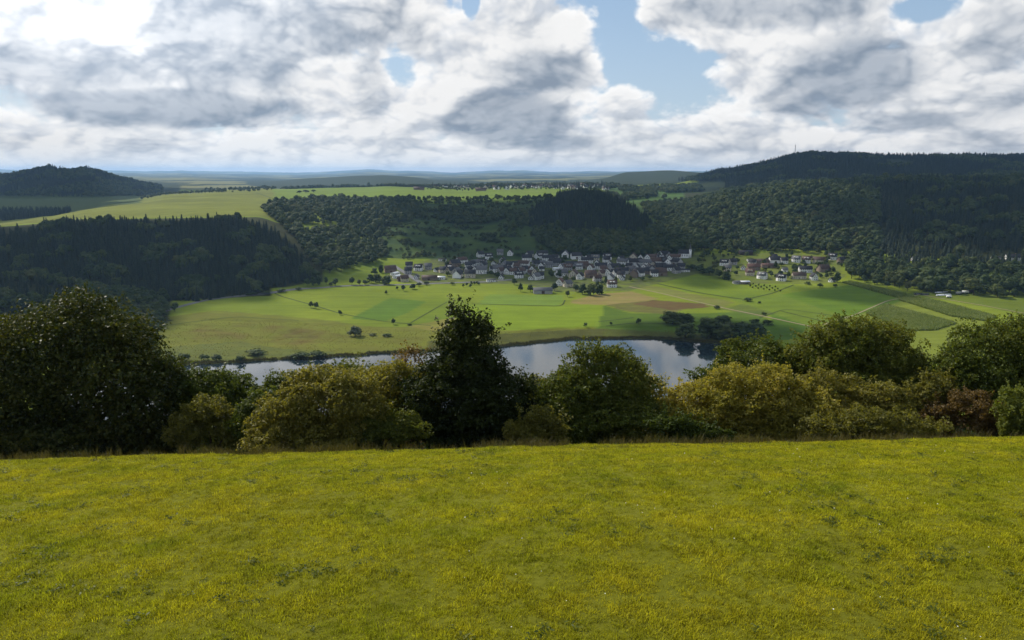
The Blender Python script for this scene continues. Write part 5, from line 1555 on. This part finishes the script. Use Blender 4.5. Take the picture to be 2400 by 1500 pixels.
for poly, name_lab in [([(1973, 663), (1996, 660), (2125, 690), (2108, 699)], 'narrow strip of maize running down from the hamlet'),
                       ([(2104, 703), (2128, 694), (2200, 707), (2335, 742), (2315, 754), (2230, 742)], 'long strip of maize along the pale track'),
                       ([(2028, 736), (2076, 714), (2242, 758), (2195, 774), (2130, 776)], 'dark green block of maize before the right-hand fields')]:
    X, Y, Z = grid_points(200, 700, 640, 960, 1.15, r); px, py = project(X, Y, Z)
    m = inside(px, py, poly)
    X, Y, Z = X[m], Y[m], Z[m]; n = len(X)
    scatter_stuff('maize_vegetation', np.stack([X, Y, Z], axis=1), r.uniform(0, 6.28, n), r.uniform(.8, 1.2, n), r.integers(0, 3, n), MAIZE, name_lab)
X, Y, Z = grid_points(-340, 240, 540, 720, 0.95, r)
d = shore_dist(X, Y)
wd = 5.5 + 4 * fbm(X / 15, Y / 15, 2, 81)
m = (d > -1.2) & (d < wd)
X, Y, Z = X[m], Y[m], np.maximum(Z[m], -.1); n = len(X)
scatter_stuff('reed_vegetation', np.stack([X, Y, Z], axis=1), r.uniform(0, 6.28, n), r.uniform(.6, 1.15, n), r.integers(0, 3, n), REED, 'belt of brownish reeds along the far lake shore')
X, Y, Z = grid_points(-330, 200, 560, 830, 2.3, r); px, py = project(X, Y, Z)
m = inside(px, py, [(350, 850), (370, 780), (480, 745), (640, 750), (820, 765), (1000, 775), (1400, 772), (1560, 770), (1740, 790), (1500, 790), (1180, 810), (900, 832), (600, 850)]) & (r.random(len(X)) < np.clip(.45 + .8 * fbm(X / 14, Y / 14, 3, 82), .05, .95)) & (shore_dist(X, Y) > 4)
X, Y, Z = X[m], Y[m], Z[m]; n = len(X)
scatter_stuff('marsh_vegetation', np.stack([X, Y, Z], axis=1), r.uniform(0, 6.28, n), r.uniform(.2, .5, n), r.integers(0, 3, n), SEDGE, 'tussocks of sedge in the marsh beside the lake')

# farm gear at the edge of the right-hand field
M['wrap'] = plain('white_wrap', (0.78, 0.78, 0.76), 0.4, 0.4, 0.05)
M['tarp'] = plain('dark_tarp', (0.03, 0.033, 0.035), 0.5, 0.4, 0.2)
M['tyre'] = plain('tyre_rubber', (0.02, 0.02, 0.02), 0.9, 0.2, 0.1)


def mound(name, px, py, length, rad, rot, mat, lab, bands=0):
    x, y, z = hit(px, py, 600)
    root = bpy.data.objects.new(name, None); col.objects.link(root); root.location = (x, y, z); root.rotation_euler = (0, 0, R(rot))
    seg = 9; V, F = [], []
    st = np.linspace(-.5, .5, 12)
    for i, s_ in enumerate(st):
        e_ = math.sqrt(max(0.05, 1 - (abs(s_) * 2) ** 8)) * (1 + .05 * math.sin(i * 2.1))
        for k in range(seg):
            a = math.pi * k / (seg - 1)
            V.append((s_ * length, -math.cos(a) * rad * e_, math.sin(a) * rad * e_ * .95 - .1))
    for i in range(len(st) - 1):
        for k in range(seg - 1): F.append((i * seg + k, i * seg + k + 1, (i + 1) * seg + k + 1, (i + 1) * seg + k))
    link('wrapping', mesh_np('wrapping', np.array(V), np.array(F), [M[mat]], True), root)
    for k in range(bands):
        p = tube([(-length * .42 + length * .84 * k / max(1, bands - 1), -math.cos(a) * rad * 1.04, math.sin(a) * rad * 1.0) for a in np.linspace(0.1, 3.04, 8)], [.16] * 8, 5)
        link('tyre_weight', mesh_np('tyre_weight', *p, [M['tyre']], True), root)
    tag(root, lab, 'silage mound')
    return root


mound('silage_mound', 2207, 686, 19, 1.5, 14, 'wrap', 'back one of two long white wrapped silage rows in the field', 3)
mound('silage_mound', 2212, 692, 22, 1.7, 14, 'wrap', 'front one of two long white wrapped silage rows in the field', 3)
mound('silage_mound', 2152, 690, 11, 1.9, 10, 'tarp', 'left of two dark covered mounds in the field', 2)
mound('silage_mound', 2167, 691, 11, 1.9, 8, 'tarp', 'right of two dark covered mounds in the field', 2)


def trailer(px, py, rot, mat, lab, s=1.0):
    x, y, z = hit(px, py, 600)
    root = bpy.data.objects.new('farm_trailer', None); col.objects.link(root); root.location = (x, y, z); root.rotation_euler = (0, 0, R(rot)); root.scale = (s,) * 3
    link('body', mesh_np('body', *joinp([box_np(-2.6, 2.6, -1.1, 1.1, .9, 2.5), box_np(-2.7, 2.7, -.8, .8, .7, .9)]), [M[mat]]), root)
    link('drawbar', mesh_np('drawbar', *tube([(2.6, 0, .8), (4.2, 0, .5)], [.09, .07], 5), [M['steel']]), root)
    for a in (-1.5, 1.2):
        for b_ in (-1.15, 1.15):
            t = np.linspace(0, 6.28, 13)[:-1]
            V = [(a + math.cos(q) * .5, b_ + w_, .5 + math.sin(q) * .5) for w_ in (-.15, .15) for q in t]
            F = [(k, (k + 1) % 12, 12 + (k + 1) % 12, 12 + k) for k in range(12)]
            me = bpy.data.meshes.new('wheel'); me.from_pydata(V, [], F + [list(range(12)), list(range(23, 11, -1))]); me.materials.append(M['tyre'])
            link('wheel', me, root)
    tag(root, lab, 'trailer')


trailer(2247, 691, 20, 'grey_wall', 'grey farm trailer beside the white silage rows', 1.3)
trailer(2262, 688, -15, 'white_wall', 'white farm trailer beside the tree belt', 1.3)
trailer(2274, 686, 5, 'timber_wall', 'dark farm trailer nearest the tree belt', 1.3)
trailer(2224, 698, 0, 'white_wall', 'low white trailer in front of the silage rows', 1.0)

number_labels()
# ------------------------------------------------------------------ clouds overhead whose shadows lie on the hills
cm, nt, out = new_mat('cloud')
at = nt.nodes.new('ShaderNodeAttribute'); at.attribute_name = 'thick'
d = node(nt, 'ShaderNodeBsdfDiffuse'); d.inputs[0].default_value = (0.85, 0.86, 0.88, 1)
tl = node(nt, 'ShaderNodeBsdfTranslucent'); tl.inputs[0].default_value = (0.8, 0.81, 0.84, 1)
tr = node(nt, 'ShaderNodeBsdfTransparent')
mx = nt.nodes.new('ShaderNodeMixShader'); mx.inputs[0].default_value = 0.5
nt.links.new(d.outputs[0], mx.inputs[1]); nt.links.new(tl.outputs[0], mx.inputs[2])
m2 = nt.nodes.new('ShaderNodeMixShader')
nt.links.new(E(nt, at.outputs['Fac']).step(0.0, 1.0).s, m2.inputs[0])
nt.links.new(tr.outputs[0], m2.inputs[1]); nt.links.new(mx.outputs[0], m2.inputs[2]); nt.links.new(m2.outputs[0], out.inputs[0])
CLOUD_Z = 1500.0


def cloud(poly, zg, label, cell=14.0, soft=45.0, seed=1, rag=40.0):
    """A heaped cloud with a flat base that stands where its shadow falls on the given piece of country."""
    k = (CLOUD_Z - zg) / math.tan(SUN_EL)
    sx, sy = math.sin(SUN_AZ) * k, math.cos(SUN_AZ) * k
    P = np.array(poly, float)
    xs = np.arange(P[:, 0].min() - 80, P[:, 0].max() + 80, cell); ys = np.arange(P[:, 1].min() - 80, P[:, 1].max() + 80, cell)
    X, Y = np.meshgrid(xs, ys)
    sc_ = max(90.0, rag * 3.0)
    wx = X + 1.5 * rag * fbm(X / sc_, Y / sc_, 5, seed, .6); wy = Y + 1.5 * rag * fbm(X / sc_, Y / sc_, 5, seed + 5, .6)
    d = np.full(X.shape, 1e9)
    for i in range(len(P)):
        a, b_ = P[i], P[(i + 1) % len(P)]; e = b_ - a
        t = np.clip(((wx - a[0]) * e[0] + (wy - a[1]) * e[1]) / (e @ e), 0, 1)
        d = np.minimum(d, np.hypot(wx - a[0] - e[0] * t, wy - a[1] - e[1] * t))
    d = np.where(inside(wx, wy, poly), d, -d)
    idx = -np.ones(X.shape, int)
    m = d > -cell
    idx[m] = np.arange(m.sum())
    th = np.clip((d[m] + soft * .9 * fbm(X[m] / (soft * .8), Y[m] / (soft * .8), 4, seed + 3)) / soft, 0, 1) * np.clip(d[m] / 12, 0, 1)
    big = soft * 1.6
    top = np.sqrt(np.clip(d[m], 0, 260)) * 5.0 * (.6 + 1.6 * np.abs(fbm(X[m] / big, Y[m] / big, 4, seed + 9))) + .5
    bot = np.clip(d[m] / 50, 0, 1) * soft * (.15 + 1.3 * np.abs(fbm(X[m] / big, Y[m] / big, 4, seed + 14)))
    VT = np.stack([X[m] + sx, Y[m] + sy, CLOUD_Z + top], axis=1); VB = np.stack([X[m] + sx, Y[m] + sy, CLOUD_Z - bot], axis=1)
    q = np.stack([idx[:-1, :-1], idx[:-1, 1:], idx[1:, 1:], idx[1:, :-1]], axis=-1).reshape(-1, 4)
    q = q[(q >= 0).all(axis=1)]
    n = len(VT)
    o = link('cloud', mesh_np('cloud', np.concatenate([VT, VB]), np.concatenate([q, q[:, ::-1] + n]), [cm], True, {'thick': np.concatenate([th, th])}))
    return tag(o, label, kind='structure')


cloud([(-264, 1725), (108, 1700), (190, 1640), (290, 1400), (300, 1130), (200, 985), (60, 1045), (-30, 990), (-90, 995), (-127, 1120), (-190, 1210), (-230, 1450)], 60, 'grey cloud over the slope behind the village', seed=11)
cloud([(-1300, 850), (-420, 845), (-300, 880), (-235, 960), (-215, 1040), (-320, 1110), (-420, 1175), (-700, 1190), (-1300, 1190)], 45, 'grey cloud over the dark conifer hill', seed=21, rag=25)
cloud([(-1500, 500), (-470, 540), (-345, 700), (-330, 800), (-350, 870), (-1500, 880)], 25, 'grey cloud over the near wooded spur', seed=25, rag=25)
cloud([(-2200, 1420), (-830, 1470), (-800, 1660), (-960, 2080), (-1150, 2400), (-1150, 2900), (-1300, 3700), (-3600, 3700), (-3600, 1420)], 60, 'broad grey cloud over the far left hill', cell=22, soft=110, seed=31, rag=90)
cloud([(480, 1210), (600, 1010), (900, 960), (1700, 1000), (1900, 2100), (640, 2100), (560, 1700), (700, 1500), (560, 1350)], 90, 'broad grey cloud over the right-hand hill', cell=18, soft=110, seed=41, rag=70)
cloud([(560, 2300), (3200, 2250), (3400, 3900), (700, 3900)], 180, 'broad grey cloud over the far right hill', cell=24, soft=130, seed=51, rag=110)
cloud([(70, 650), (95, 742), (190, 775), (270, 745), (300, 660), (250, 590), (150, 605)], 5, 'small cloud over the right end of the lake', cell=8, soft=35, seed=61, rag=15)
cloud([(160, 925), (215, 1000), (300, 1000), (260, 925)], 14, 'small cloud over the green field beside the village', cell=8, soft=35, seed=71, rag=12)

cloud([(300, 850), (400, 965), (520, 935), (470, 830), (380, 800)], 14, 'small cloud over the right-hand fields', cell=8, soft=60, seed=81, rag=15)

# ------------------------------------------------------------------ haze in the air
hm, nt, out = new_mat('haze')
pv = nt.nodes.new('ShaderNodeVolumePrincipled')
pv.inputs['Color'].default_value = (0.38, 0.64, 1.0, 1)
pv.inputs['Density'].default_value = 4.3e-5
pv.inputs['Anisotropy'].default_value = 0.35
nt.links.new(pv.outputs[0], out.inputs['Volume'])
hv, hf = box_np(-32000, 32000, -400, 30600, min(-8.0, float(GZ.min()) - 1.0), 310.0)
haze = link('haze', mesh_np('haze', hv, hf, [hm]))
tag(haze, 'thin blue haze in the air', kind='stuff')
